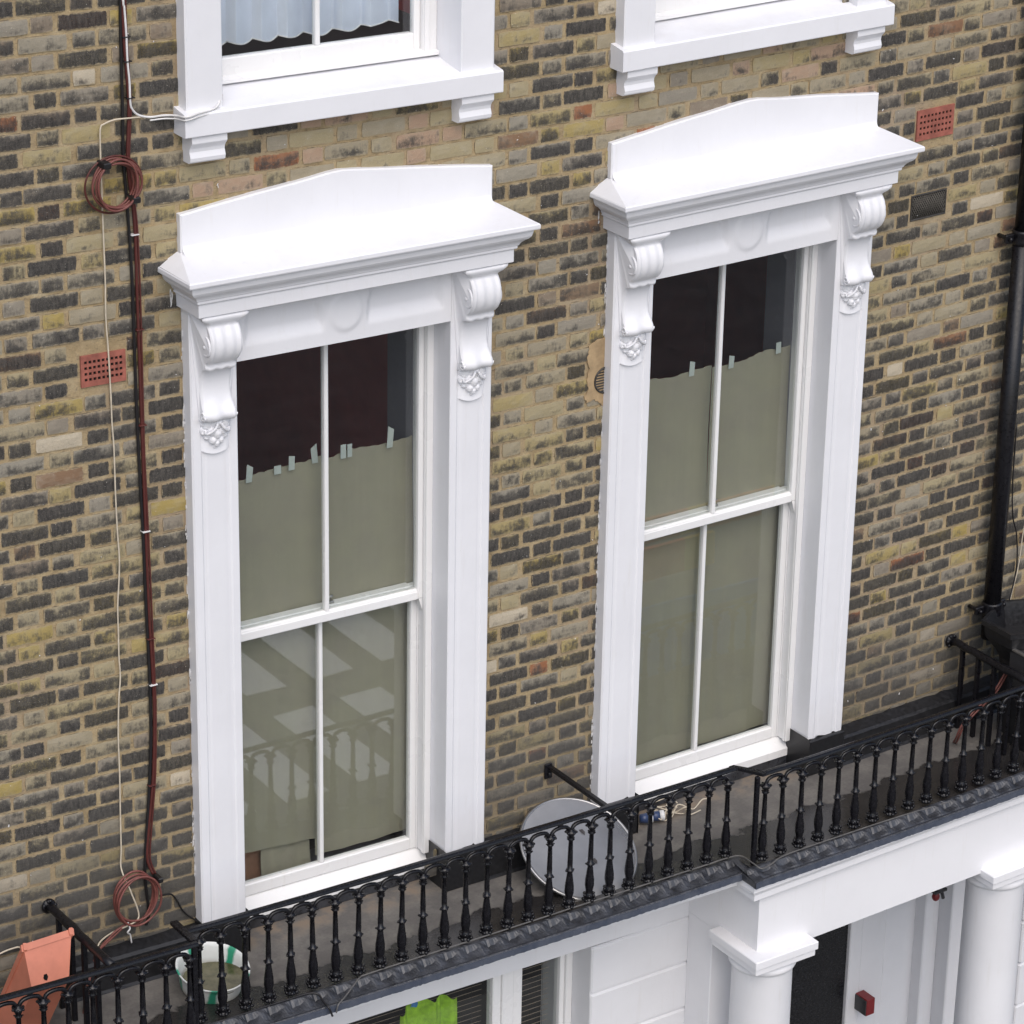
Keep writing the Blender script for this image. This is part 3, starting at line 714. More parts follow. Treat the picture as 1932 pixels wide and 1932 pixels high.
# ------------------------------------------------------------------ second floor windows
def upper_window(c, label, left):
    t = thing('upper_window', label, 'window', (c, 0, .88), 'second floor windows')
    for s_ in (-1, 1):
        m = MB(); m.prism([(c+s_*p[0], p[1]) for p in ((.572, .16), (.572, -.060), (.577, -.065), (.733, -.065), (.740, -.060), (.742, .004))][::s_], 1.086, 2.45, 'z'); m.obj('architrave', M_WHITE, t)
    m = MB(); r = random.Random(5)
    m.prism([(.003, .994), (-.094, .992), (-.098, .996), (-.098, 1.082), (-.092, 1.089), (.0, 1.104), (.003, 1.104)], c-.765, c+.765, 'x')
    m.prism([(.0031, .994), (.0031, 1.1045), (.10, 1.122), (.155, 1.130), (.155, 1.0)], c-.572, c+.572, 'x')
    m.obj('stone_sill', M_WHITE, t)
    for s_ in (-1, 1):
        m = MB(); x0, x1 = sorted((c+s_*.566, c+s_*.728))
        m.prism([(.003, .9915), (-.082, .9915), (-.083, .962), (-.078, .955), (-.068, .946), (-.060, .934), (-.058, .920), (-.062, .908), (-.066, .896), (-.062, .880), (-.05, .872), (.003, .872)], x0, x1, 'x'); m.obj('sill_bracket', M_WHITE, t)
    m = MB(); m.prism([(.1555, 1.13), (.118, 1.132), (.108, 1.136), (.108, 1.150), (.1555, 1.160)], c-.571, c+.571, 'x'); m.obj('timber_sill', M_GLOSS, t)
    m = MB()
    for s_ in (-1, 1): m.box(c+s_*.502, c+s_*.5715, .128, .22, 1.1495, 2.6, .003); m.box(c+s_*.505, c+s_*.53, .118, .1285, 1.1495, 2.6, .003)
    m.box(c-.57, c+.57, .129, .22, 2.595, 2.65, .002)
    m.obj('box_frame', M_GLOSS, t)
    m = MB()
    for s_ in (-1, 1): m.box(c+s_*.470, c+s_*.5015, .150, .188, 1.151, 2.6, .004)
    m.box(c-.5, c+.5, .151, .187, 2.598, 2.64, .002)
    sa = m.obj('lower_sash', M_GLOSS, t)
    m = MB(); m.box(c-.4695, c+.4695, .148, .190, 1.152, 1.232, .005); m.obj('bottom_rail', M_GLOSS, sa)
    m = MB(); m.box(c-.011, c+.011, .152, .186, 1.2325, 2.6, .004); m.obj('glazing_bar', M_GLOSS, sa)
    pane(c-.4695, c-.0115, .170, 1.2325, 2.6, sa); pane(c+.0115, c+.4695, .170, 1.2325, 2.6, sa)
upper_window(0, 'white second floor window with pale blue curtains, top left', True)
upper_window(DX, 'white second floor window at top right, only its sill and jambs in view', False)
def curtain(x0, x1, label, seed, sags):
    m = MB(); r = random.Random(seed); n = len(sags); ph = r.uniform(0, 6)
    def fn(u, v):
        k = u*n; f = k-int(min(k, n-.001)); sag = sags[min(int(k), n-1)]
        zb = 1.262-sag*sin(pi*min(1, max(0, f)))
        yy = .262+.034*(f-.5)*2*(1 if f < .93 else -(f-.93)/.035+1) 
        return (lerp(x0, x1, u), yy, lerp(zb, 2.6, v))
    m.sheet(fn, 60, 8, .001)
    o = m.obj('curtain', M_CURT); tag(o, label, 'curtain', 'pale blue curtains in the top left window')
    m = MB(); m.tube([tuple(Vector(fn(i/60, 0))+Vector((0, -.002, .002))) for i in range(61)], .0032, 5); m.obj('hem', M_CWHITE, o)
curtain(-.47, .015, 'pale blue pleated curtain behind the left pane of the top left window', 1, (.010, .014, .016, .012))
curtain(.02, .44, 'pale blue pleated curtain behind the right pane of the top left window', 2, (.02, .018, .004))

# ------------------------------------------------------------------ balcony
FZ = -2.84
bal = thing('balcony', 'narrow first floor balcony with grey asphalt floor and dark lead edge', 'balcony', (1, -.3, -2.95))
m = MB()
YL, YM = -.635, -.52                         # projecting bays / middle run
for a, b, y in ((-2.4, -1.09, -.655), (-1.09, 1.885, -.545), (1.885, 4.9, -.665)):
    n = max(2, int((b-a)/.25))
    m.grid(lambda u, v, a=a, b=b, y=y: (lerp(a, b, u), lerp(y, .11, v), FZ), n, 2)
m.obj('asphalt_floor', M_FLOOR, bal)
m = MB()                                      # structural slab under the asphalt
for a, b, y in ((-2.4, -1.092, -.70), (-1.0915, 1.8575, -.60), (1.858, 4.9, -.70)): m.box(a, b, y, .0, -2.955, -2.905, .004)
m.obj('slab', M_STUCCO, bal)
# lead apron, dressed up between the baluster feet
def apron(a, b, yi, yo, ph):
    m = MB(); N_ = int((b-a)/.0114); r = random.Random(int(a*10)+99)
    cols = []
    for i in range(N_+1):
        x = a+(b-a)*i/N_; k = ((x-ph)/.114) % 1; tri = abs(k-.5)*2       # 1 at foot, 0 between
        w1 = max(0., 1-abs(k-.46)/(.30 if k < .46 else .36)); cr = 1. if .80 < k < .88 else 0.
        cols.append([(x, yi, FZ+.004), (x, yi-.012, FZ+.002-.006*cr), (x, yi-.030, FZ-.024+.026*w1-.006*cr+r.uniform(-.0006, .0006)), (x, yi-.062, FZ-.030+.012*w1+.003*sin(k*9)+r.uniform(-.0006, .0006)), (x, yo+.020, FZ-.030+r.uniform(-.0008, .0008)), (x, yo+.005, FZ-.0255+r.uniform(-.001, .001)), (x, yo, FZ-.030)])
    K = len(cols[0]); m.add([p for c_ in cols for p in c_], [(i*K+j, (i)*K+j+1, (i+1)*K+j+1, (i+1)*K+j) for i in range(N_) for j in range(K-1)])
    m.obj('lead_apron', M_LEAD, bal)
    m = MB(); V = []
    for i in range(N_+1):
        x = a+(b-a)*i/N_; q = r.uniform(-.0012, .0012); V += [(x, yo-.001+q, FZ-.030), (x, yo-.003+q, FZ-.062+q), (x, yo+.02, FZ-.064)]
    m.add(V, [(i*3+j, i*3+j+1, i*3+j+4, i*3+j+3) for i in range(N_) for j in range(2)]); m.obj('lead_drip', M_DRIP, bal)
apron(-1.085, 1.862, -.538, -.640, .008)
apron(1.85, 4.9, -.655, -.745, .015)
apron(-2.4, -1.10, -.650, -.735, .02)
for x, s_ in ((1.85, -1), (-1.10, 1)):
    m = MB(); m.box(x-.004*s_-.006, x-.004*s_+.006, -.742, -.60, FZ-.062, FZ-.026, .002)
    m.add([(x, -.53, FZ+.004), (x+.05, -.53, FZ+.004), (x+.05, -.745, FZ-.022), (x-.0, -.745, FZ-.028)], [(0, 3, 2, 1)])
    m.obj('lead_return', M_LEAD, bal)

# black plinth along the wall foot
pl = thing('wall_plinth', 'glossy black painted plinth along the foot of the wall', 'plinth', (1, -.05, FZ))
def plinth_run(a, b, y, ztop=-2.662):
    m = MB(); r = random.Random(int(a*77)); n = max(2, int((b-a)/.06))
    pr = [(.002, ztop), (y+.012, ztop-.022), (y, ztop-.034), (y-.002, FZ+.012), (y-.016, FZ+.001)]
    V = [(lerp(a, b, i/n), yy+r.uniform(-.0015, .0015), zz+(r.uniform(-.004, .004) if j == 0 else 0)) for i in range(n+1) for j, (yy, zz) in enumerate(pr)]
    K = len(pr); m.add(V, [(i*K+j, i*K+j+1, (i+1)*K+j+1, (i+1)*K+j) for i in range(n) for j in range(K-1)])
    for i in (0, n): m.add([V[i*K+j] for j in range(K)]+[(V[i*K][0], .002, FZ)], [tuple(range(K+1))])
    m.obj('plinth_block', M_PLINTH, pl)
plinth_run(-1.42, -.755, -.075); plinth_run(.755, DX-.755, -.075); plinth_run(DX+.755, 4.9, -.075)
for c in (0, DX):
    for s_ in (-1, 1):
        a, b = sorted((c+s_*.527, c+s_*.757)); r = random.Random(int(a*33))
        m = MB(); m.box(a, b, -.084, .096, FZ, -2.644+r.uniform(-.003, .003), .004)
        m.prism([(c+s_*.526, -.09), (c+s_*.526, .0955), (c+s_*.5255, .0955), (c+s_*.5255, -.09)][::s_], FZ, -2.63)
        m.obj('plinth_block', M_PLINTH, pl)
    m = MB(); m.box(c-.526, c+.526, .086, .20, FZ, -2.7865, .002); m.obj('sill_upstand', M_LEAD, pl)

# railing ------------------------------------------------------------
bm_prof = [(0, .004), (.001, .022), (.010, .026), (.016, .017), (.022, .016), (.030, .024), (.040, .019), (.048, .0155), (.056, .0150), (.064, .0165), (.085, .0198), (.115, .0192), (.150, .0150), (.180, .0118), (.190, .0108),
           (.193, .0165), (.198, .0175), (.203, .0155), (.206, .0112), (.24, .0115), (.355, .0092), (.358, .0145), (.363, .0145), (.367, .0100), (.374, .0120), (.388, .0180), (.397, .0235), (.402, .0235), (.405, .012), (.412, .0095)]
bm_prof = [(z, r_*1.12) for z, r_ in bm_prof]
mb = MB(); mb.lathe(bm_prof, 0, 0, 12)
for i in range(6):
    a = i*pi/3
    mb.ball((.026*cos(a), .026*sin(a), .012), .0095, 6, 4); mb.ball((.024*cos(a+.5), .024*sin(a+.5), .036), .0085, 6, 4)
    mb.ball((.0245*cos(a), .0245*sin(a), .398), .0068, 6, 4); mb.ball((.0175*cos(a+.5), .0175*sin(a+.5), .365), .0042, 5, 3)
for i in range(4): a = i*pi/2+.5; mb.ball((.0190*cos(a), .0190*sin(a), .197), .0055, 6, 4)
BME = bpy.data.meshes.new('baluster'); BME.from_pydata(mb.v, [], mb.f); BME.polygons.foreach_set('use_smooth', [True]*len(mb.f)); BME.materials.append(M_IRON); BME.update()
def arch_mesh(w_):
    q = MB(); h = w_/2
    q.tube(spline([(-h+.006, 0, -.042), (-h+.009, 0, -.022), (-h+.022, 0, -.006), (-h+.042, 0, 0), (0, 0, .001), (h-.042, 0, 0), (h-.022, 0, -.006), (h-.009, 0, -.022), (h-.006, 0, -.042)], 3), .0098, 7)
    me = bpy.data.meshes.new('arch'); me.from_pydata(q.v, [], q.f); me.polygons.foreach_set('use_smooth', [i in q.sm for i in range(len(q.f))]); me.materials.append(M_IRON); me.update(); return me
AME = arch_mesh(.1141)
def railing(label, x0, x1, y, first, n, ends, lug0):
    t = thing('railing', label, 'railing', ((x0+x1)/2, y, FZ), 'black cast iron balcony railing')
    L = t.location; r = random.Random(n)
    m = MB(); seg = max(4, int((x1-x0)/.15)); V = []
    pr = [(-.016, 0), (-.018, .006), (-.015, .013), (-.008, .0165), (.008, .0165), (.015, .013), (.018, .006), (.016, 0)]
    for i in range(seg+1):
        x = lerp(x0, x1, i/seg); dz = r.uniform(-.0008, .0008)
        V += [(x, y+a, -2.3675+b+dz) for a, b in pr]
    K = len(pr); m.add(V, [(i*K+j, i*K+(j+1) % K, (i+1)*K+(j+1) % K, (i+1)*K+j) for i in range(seg) for j in range(K)]+[tuple(range(K-1, -1, -1)), tuple(seg*K+j for j in range(K))])
    for f_ in range(len(m.f)): m.sm.discard(f_)
    m.obj('handrail', M_IRON, t)
    for i in range(n):
        x = first+i*.1141
        o = bpy.data.objects.new('baluster', BME); C.objects.link(o); o.parent = t
        o.location = (x-L.x, r.uniform(-.002, .002), .016+g(x)); o.rotation_euler = (r.uniform(-.012, .012), r.uniform(-.012, .012), r.uniform(0, 6))
        if i < n-1:
            o = bpy.data.objects.new('arch', AME); C.objects.link(o); o.parent = t; xm = x+.05705
            o.location = (xm-L.x, 0, -2.3915-FZ+g(xm)); o.rotation_euler = (0, -(g(x+.114)-g(x))/.114, 0)
            if (i+lug0) % 2 == 0:
                m = MB(); m.box(xm-.012, xm+.012, y-.008, y+.008, -2.386, -2.3676, .003); m.obj('rail_lug', M_IRON, t)
    for xe in ends:
        m = MB(); m.box(xe-.011, xe+.011, y-.011, y+.011, FZ, -2.3680, .003); m.obj('post', M_IRON, t)
    return t
railing('long middle run of black cast iron railing in front of both tall windows', -1.10, 1.872, YM, -1.018, 26, (), 0)
t = railing('right run of black cast iron railing standing forward over the porch', 1.935, 4.9, YL, 1.962, 26, (1.915,), 1)
m = MB(); m.prism([(1.872, YM-.018), (1.845, YM+.018), (1.872, YM+.018), (1.953, YL+.016), (1.953, YL-.017), (1.934, YL-.017)], -2.3668, -2.3515); m.obj('rail_return', M_IRON, t)
t = railing('left run of black cast iron railing standing forward in front of the terracotta trough', -2.4, -1.085, YL, -2.262, 11, (-1.098,), 1)
m = MB(); m.prism([(-1.103, -.43), (-1.070, -.43), (-1.070, YL+.018), (-1.103, YL+.018)][::1], -2.3668, -2.3505); m.obj('rail_return', M_IRON, t)

# bracing bars and party dividers
def divider(x, label, n_posts, seed):
    t = thing('balcony_divider', label, 'divider', (x, -.3, FZ), 'barred dividers between neighbouring balconies'); r = random.Random(seed)
    m = MB(); P = [(x, .01, -2.385)]+[(x+r.uniform(-.002, .002), -.06*i, -2.374+r.uniform(-.003, .003)) for i in range(1, 10)]+[(x, -.61, -2.374)]
    m.tube(P, [.021+r.uniform(-.002, .002) for _ in P], 8); m.ball((x, .0, -2.38), .036, 8, 6, (1, .6, 1))
    for i in range(7): a = r.uniform(0, 6); m.ball((x+.028*cos(a), -.012, -2.38+.028*sin(a)), .010, 5, 4)
    m.obj('top_bar', M_PIPE, t)
    for i in range(n_posts):
        y = -.10-.12*i; m = MB(); m.box(x-.011, x+.011, y-.011, y+.011, FZ, -2.39, .002); m.obj('bar', M_PIPE, t)
divider(-1.469, 'black barred divider with rough top bar beside the terracotta trough', 4, 1)
divider(3.656, 'black barred divider with rough top bar beside the drainpipe', 4, 2)
t = thing('rail_brace', 'flat black brace from the brick wall to the handrail above the leaning disc', 'brace', (1.154, -.25, -2.38))
m = MB(); m.box(1.141, 1.167, -.515, -.006, -2.392, -2.372, .003); m.obj('flat_bar', M_PIPE, t)
m = MB(); m.box(1.126, 1.168, -.012, -.001, -2.44, -2.362, .003); m.ball((1.15, -.016, -2.415), .012); m.obj('wall_plate', M_PIPE, t)

# ------------------------------------------------------------------ things on the balcony
# leaning glass table top
M_DISC = NT('glass disc with painted sky sheen')
if True:
    q = M_DISC; p = q.pos(); n = q.noise(5, 4, .6, p)
    fr = q.n('Fresnel'); fr.inputs[0].default_value = 1.45
    q.b.inputs['Base Color'].default_value = (.27, .275, .29, 1); q.b.inputs['Roughness'].default_value = .22
    q.l(q.mix(q.ramp(n, [(.3, 0.), (.7, 1.)]), (.24, .245, .26), (.31, .315, .33)), q.b.inputs['Base Color'])
    tr = q.n('BsdfTransparent'); tr.inputs[0].default_value = (.75, .75, .75, 1)
    sx = q.n('SeparateXYZ'); q.l(p, sx.inputs[0])
    mx = q.n('MixShader'); q.l(q.ramp(q.math('SUBTRACT', sx.outputs[0], 1.0), [(.26, .90), (.44, .45)]), mx.inputs[0]); q.l(tr.outputs[0], mx.inputs[1]); q.l(q.b.outputs[0], mx.inputs[2]); q.l(mx.outputs[0], q.out.inputs[0])  # opaque grey fades out along x, painting the sky reflected in the glass
    M_DISC = q.m
t = thing('round_table_top', 'round grey glass table top with metal rim leaning against the wall behind the railing', 'table top', (1.165, -.40, FZ))
cx, cy, cz, rr_ = 1.165, -.250, -2.712, .287; tl = radians(60)
ax = Vector((1, 0, 0)); ay = Vector((0, sin(tl), cos(tl))); nn = ax.cross(ay)
cc = Vector((cx, cy, cz))
def dpt(r_, a, h): return tuple(cc+ax*(r_*cos(a))+ay*(r_*sin(a))+nn*h)
m = MB(); N_ = 64
V = [dpt(rr_-.006, 2*pi*i/N_, h) for h in (-.004, .004) for i in range(N_)]
m.add(V, [tuple(range(N_, 2*N_)), tuple(range(N_-1, -1, -1))]+[(i, (i+1) % N_, N_+(i+1) % N_, N_+i) for i in range(N_)]); m.obj('glass_disc', M_DISC, t)
m = MB(); m.tube([dpt(rr_, 2*pi*i/N_, -.004) for i in range(N_)], .0085, 8, True); m.obj('metal_rim', M_STEEL, t)
# dead leaves on it
for (a, b) in ((.06, .075), (.035, -.09)):
    m = MB(); o = cc+ax*a+ay*b+nn*.007; m.add([tuple(o+ax*x_+ay*y_+nn*h_) for x_, y_, h_ in ((-.010, .016, 0), (.006, .012, .006), (.012, -.004, .004), (.004, -.020, 0), (-.006, -.004, .004))], [(0, 1, 2, 3, 4)])
    m.add([tuple(o+ax*x_+ay*y_+nn*(h_-.0008)) for x_, y_, h_ in ((-.010, .016, 0), (.006, .012, .006), (.012, -.004, .004), (.004, -.020, 0), (-.006, -.004, .004))], [(4, 3, 2, 1, 0)])
    lab = 'curled dry leaf on the upper middle of the leaning glass disc' if b > 0 else 'curled dry leaf lower down on the leaning glass disc'
    tag(m.obj('dry_leaf', simple('dry leaf', (.05, .045, .045), .7), None), lab, 'leaf', 'dry leaves on the glass disc')

# washing-up bowl with green water
bw = thing('plastic_bowl', 'white and green plastic bowl of murky water behind the railing', 'bowl', (-.83, -.30, FZ))
tl = radians(13); cc = Vector((-.832, -.300, -2.722)); ax = Vector((1, 0, 0)); ay = Vector((0, cos(tl), sin(tl))); nz = Vector((0, -sin(tl), cos(tl)))
q = NT('white bowl with green marbling'); uvn = q.n('UVMap', uv_map='ang').outputs[0]
ss = q.n('SeparateXYZ'); q.l(uvn, ss.inputs[0]); nn_ = q.noise(9, 4, .6, q.pos())
ang = q.math('ADD', q.math('MULTIPLY', ss.outputs[0], 5.), q.math('MULTIPLY', nn_, .25)); band = q.math('ABSOLUTE', q.math('SUBTRACT', q.math('FRACT', ang), .5))
gm = q.ramp(band, [(.07, 1.), (.13, 0.)]); gc = q.mix(q.noise(6, 3, .5, q.pos()), (.02, .20, .09), (.05, .42, .28))
bc = q.mix(q.ramp(ss.outputs[1], [(.0, 1.), (.4, 0.)]), (.72, .73, .70), (.45, .44, .36))
q.base(q.mix(gm, bc, gc), .35); M_BOWL = q.m
prof = [(.128, -.108), (.134, -.104), (.140, -.085), (.150, -.03), (.158, -.006), (.163, .0), (.166, .003), (.163, .006), (.157, .003), (.150, -.010), (.141, -.04), (.132, -.085), (.126, -.100), (.06, -.101), (.001, -.101)]
m = MB(); N_ = 48
V = [tuple(cc+ax*(r_*cos(2*pi*k/N_))+ay*(r_*sin(2*pi*k/N_))+nz*h) for r_, h in prof for k in range(N_)]
m.add(V, [(i*N_+k, i*N_+(k+1) % N_, (i+1)*N_+(k+1) % N_, (i+1)*N_+k) for i in range(len(prof)-1) for k in range(N_)], True)
m.add([V[k] for k in range(N_)], [tuple(range(N_-1, -1, -1))])
o = m.obj('bowl_shell', M_BOWL, bw); uv = o.data.uv_layers.new(name='ang')
for p_ in o.data.polygons:
    for li in p_.loop_indices:
        vi = o.data.loops[li].vertex_index; j, k = (divmod(vi, N_) if vi < len(prof)*N_ else (0, vi-len(prof)*N_))
        a = k/N_
        if k == 0 and any(o.data.loops[x].vertex_index % N_ == N_-1 for x in p_.loop_indices): a = 1.
        uv.data[li].uv = (a, (prof[j][1]+.108)/.114)
q = NT('murky green water'); n = q.noise(16, 5, .65, q.pos())
q.base(q.ramp(n, [(.3, (.045, .042, .015)), (.5, (.11, .10, .045)), (.7, (.16, .145, .08))]), .08); q.bump(q.noise(30, 3), .1, .001)
m = MB(); zz = cc.z-.046
m.add([(cc.x+.1395*cos(2*pi*k/40), cc.y-.012+.1375*sin(2*pi*k/40), zz) for k in range(40)]+[(cc.x+.12*cos(2*pi*k/40), cc.y-.012+.12*sin(2*pi*k/40), zz-.03) for k in range(40)], [tuple(range(40))]+[(k, 40+k, 40+(k+1) % 40, (k+1) % 40) for k in range(40)]); m.obj('water', q.m, bw)

# terracotta plastic trough on its end
tr_ = thing('plant_trough', 'empty terracotta plastic trough tipped on end at the left behind the railing', 'plant trough', (-1.75, -.2, FZ))
O = Vector((-1.738, -.315, -2.345)); e1 = Vector((.225, .0, .012)); e2 = Vector((-.035, -.105, -.150)); e3 = Vector((-.085, .36, -.70)).normalized()*.50
def tp(a, b, c_): return O+e1*a+e2*b+e3*c_
m = MB()
def quadslab(P, th, mb_):
    P = [Vector(p) for p in P]; n = (P[1]-P[0]).cross(P[3]-P[0]).normalized()*th
    mb_.add([tuple(p) for p in P]+[tuple(p-n) for p in P], [(0, 1, 2, 3), (7, 6, 5, 4), (0, 4, 5, 1), (1, 5, 6, 2), (2, 6, 7, 3), (3, 7, 4, 0)])
i1, i2 = .12, .88                              # base is narrower than the rim
end = [tp(0, 0, 0), tp(i1, 1, .05), tp(i2, 1, .05), tp(1, 0, 0)]
far = [tp(0, 0, 1), tp(i1, 1, .95), tp(i2, 1, .95), tp(1, 0, 1)]
quadslab([end[0], end[1], end[2], end[3]], .004, m); quadslab([far[3], far[2], far[1], far[0]], .004, m)
quadslab([end[0], far[0], far[1], end[1]], .004, m); quadslab([end[3], end[2], far[2], far[3]], .004, m); quadslab([end[1], far[1], far[2], end[2]], .004, m)
m.obj('trough_body', M_PLAST, tr_)
m = MB(); un = (-e2).normalized()
for a, b in ((end[0], end[3]), (end[3], far[3]), (far[3], far[0]), (far[0], end[0])):
    d_ = (b-a).normalized(); sd_ = d_.cross(un).normalized()
    P = [a-d_*.01, b+d_*.01]; V = []
    for p in P:
        for s_, h in ((-.003, -.024), (.013, -.024), (.015, .002), (.010, .006), (-.003, .006)): V.append(tuple(p-sd_*s_*1+un*h))
    m.add(V, [(k, (k+1) % 5, 5+(k+1) % 5, 5+k) for k in range(5)]+[(4, 3, 2, 1, 0), (5, 6, 7, 8, 9)])
m.obj('rim', M_PLAST, tr_)
m = MB(); p0 = tp(.36, .80, .04)+e2*.0; nrm = e1.cross(e2).normalized(); nrm = nrm if nrm.y < 0 else -nrm
m.add([tuple(p0+nrm*.0015+e1*a+e2*b) for a, b in ((0, 0), (.03, -.12), (.07, -.10), (.10, .0), (.07, .08), (.02, .05))], [(0, 1, 2, 3, 4, 5), (5, 4, 3, 2, 1, 0)]); m.obj('split_hole', M_HOLE_SHADE, tr_)

# security lamp head with tangle of wires
t = thing('spotlight', 'small white and blue twin spotlight lying on the balcony below the right window sill', 'lamp', (1.75, -.03, FZ))
for (dx_, dy_, rz) in ((0, 0, .3), (-.062, .012, -.4)):
    a = Vector((1.775+dx_, -.045+dy_, -2.806)); d_ = Vector((cos(rz), -.5, .08)).normalized()
    m = MB(); m.tube([a-d_*.03, a-d_*.026, a+d_*.012, a+d_*.013], [.012, .022, .026, .020], 14); m.obj('lamp_body', M_BLUE, t)
    m = MB(); m.tube([a+d_*.0135, a+d_*.016, a+d_*.034, a+d_*.038], [.022, .0265, .0265, .020], 14); m.obj('lamp_cap', M_CWHITE, t)
r = random.Random(4); m = MB()
for i in range(7):
    P = [(1.78+r.uniform(-.02, .03), -.02+r.uniform(-.02, .03), -2.80+r.uniform(0, .03))]
    for j in range(6): P.append((P[-1][0]+r.uniform(-.01, .07), min(.07, max(-.09, P[-1][1]+r.uniform(-.05, .06))), -2.832+r.uniform(.0, .05)))
    m.tube(spline(P, 5), .0035, 5)
tag(m.obj('wire_tangle', M_CCREAM), 'tangle of thin cream wires on the balcony under the right window sill', 'wires')

# hexagonal black tub and grey-rimmed box on the neighbour's balcony
t = thing('hexagonal_tub', 'black hexagonal tub standing beside the foot of the drainpipe', 'tub', (3.93, -.28, FZ))
hexp = lambda r_, z: [(3.925+r_*cos(pi/6+pi/3*k), -.285+r_*.85*sin(pi/6+pi/3*k), z) for k in range(6)]
R6 = [hexp(.13, FZ), hexp(.15, -2.42), hexp(.17, -2.38), hexp(.235, -2.30), hexp(.245, -2.235), hexp(.262, -2.232), hexp(.262, -2.205), hexp(.235, -2.205), hexp(.225, -2.24), hexp(.20, -2.33)]
m = MB(); m.add([p for q_ in R6 for p in q_], [(i*6+k, i*6+(k+1) % 6, (i+1)*6+(k+1) % 6, (i+1)*6+k) for i in range(len(R6)-1) for k in range(6)]+[tuple(54+k for k in range(6))]); m.obj('tub_body', M_PLINTH, t)
t = thing('metal_trough', 'dark trough with pale metal edge beside the black hexagonal tub', 'trough', (3.85, -.42, FZ))
m = MB(); m.box(3.735, 4.2, -.52, -.36, -2.50, -2.306, .004); m.obj('trough_body', M_DGREY, t)
m = MB()
for a in ((3.725, 4.21, -.53, -.51), (3.725, 4.21, -.37, -.35)): m.box(a[0], a[1], a[2], a[3], -2.305, -2.292, .002)
for a in ((3.725, 3.743), (4.19, 4.21)): m.box(a[0], a[1], -.5095, -.3705, -2.305, -2.292, .002)
m.obj('metal_edge', M_STEEL, t)
m = MB(); m.box(3.76, 4.18, -.50, -.38, FZ, -2.501, .004); m.obj('stand', M_PLINTH, t)

# ------------------------------------------------------------------ drainpipe
t = thing('drainpipe', 'black round drainpipe running down the wall at the right', 'drainpipe', (3.86, -.10, -2.3))
m = MB(); m.tube([(3.845, -.085, -2.38), (3.845, -.085, -.245)], .045, 20); m.tube([(3.845, -.085, -.238), (3.845, -.085, 2.35)], .041, 20); m.obj('pipe', M_PIPE, t)
for z in (-.215, -2.215):
    m = MB(); m.lathe([(0, .048), (.006, .052), (.018, .050), (.05, .050), (.062, .053), (.070, .050), (.072, .043)], 3.845, -.085, 20, z-.035); m.obj('socket_collar', M_PIPE, t)
    m = MB()
    for s_ in (-1, 1): m.box(3.845+s_*.046, 3.845+s_*.10, -.082, -.060, z-.022, z+.022, .005); m.tube([(3.845+s_*.078, -.083, z), (3.845+s_*.078, .0, z)], .011, 8); m.ball((3.845+s_*.078, -.09, z), .012)
    m.obj('wall_lug', M_PIPE, t)

# ------------------------------------------------------------------ cables
def cable(name, path, r_, mat, label, cat='cable', n=6, wob=0, seed=0, group=None):
    m = MB(); rr__ = random.Random(seed); P = spline(path, n)
    if wob: P = [p+Vector((rr__.uniform(-wob, wob), 0, 0)) for p in P]
    m.tube(P, r_, 7); return tag(m.obj(name, mat, warp=False), label, cat, group)
brown = [(-.987,-.015,1.90),(-.987,-.015,1.704),(-.986,-.015,1.45),(-.979,-.015,1.31),(-.972,-.015,1.146),(-.985,-.015,.918),(-.969,-.015,.749),(-.961,-.015,.614),(-.96,-.015,.342),(-.958,-.015,.019),(-.956,-.015,-.335),(-.953,-.015,-.696),(-.949,-.015,-1.064),(-.94,-.015,-1.367),(-.938,-.015,-1.57),(-.951,-.015,-1.849),(-.98,-.015,-2.102),(-.994,-.018,-2.25),(-.975,-.03,-2.33)]
cable('cable', brown, .0072, M_CBROWN, 'thick dark brown cable running down the wall left of the windows', group='cables on the wall')
cable('cable', [(x+.009+.003*sin(z*5), y-.004, z) for x, y, z in brown], .0042, M_CBROWN, 'thinner brown cable tied along the right of the thick brown one', group='cables on the wall')
black = [(-.991,-.012,1.90),(-.991,-.012,1.704),(-.997,-.012,1.45),(-.999,-.012,1.148),(-1.002,-.012,.929),(-.992,-.012,.74),(-.980,-.012,.434),(-.978,-.012,.021),(-.974,-.012,-.333),(-.965,-.012,-.695),(-.960,-.012,-1.064),(-.953,-.012,-1.416),(-.957,-.012,-1.695),(-.974,-.012,-1.948),(-.997,-.012,-2.204),(-1.004,-.012,-2.361),(-.991,-.012,-2.525),(-1.006,-.012,-2.588)]
cable('cable', black, .007, M_CBLACK, 'black cable running behind the brown cables left of the windows', group='cables on the wall')
whiteA = [(-.988,-.022,1.9),(-.987,-.022,1.589),(-.983,-.022,1.548),(-.978,-.022,1.445),(-.976,-.022,1.331),(-.970,-.022,1.248),(-.969,-.022,1.164),(-.96,-.02,1.132),(-.932,-.016,1.104),(-.881,-.016,1.088),(-.818,-.016,1.086),(-.780,-.05,1.088),(-.765,-.104,1.092),(-.70,-.100,1.10),(-.637,-.088,1.102),(-.60,-.074,1.114),(-.577,-.05,1.14)]
cable('cable', whiteA, .0048, M_CWHITE, 'white cable turning from the wall onto the top left window sill', group='cables on the wall')
cable('cable', [(x, y-.002, z-.013) for x, y, z in whiteA[9:-1]], .0035, M_CWHITE, 'second thin white cable lying along the end of the top left sill', group='cables on the wall')
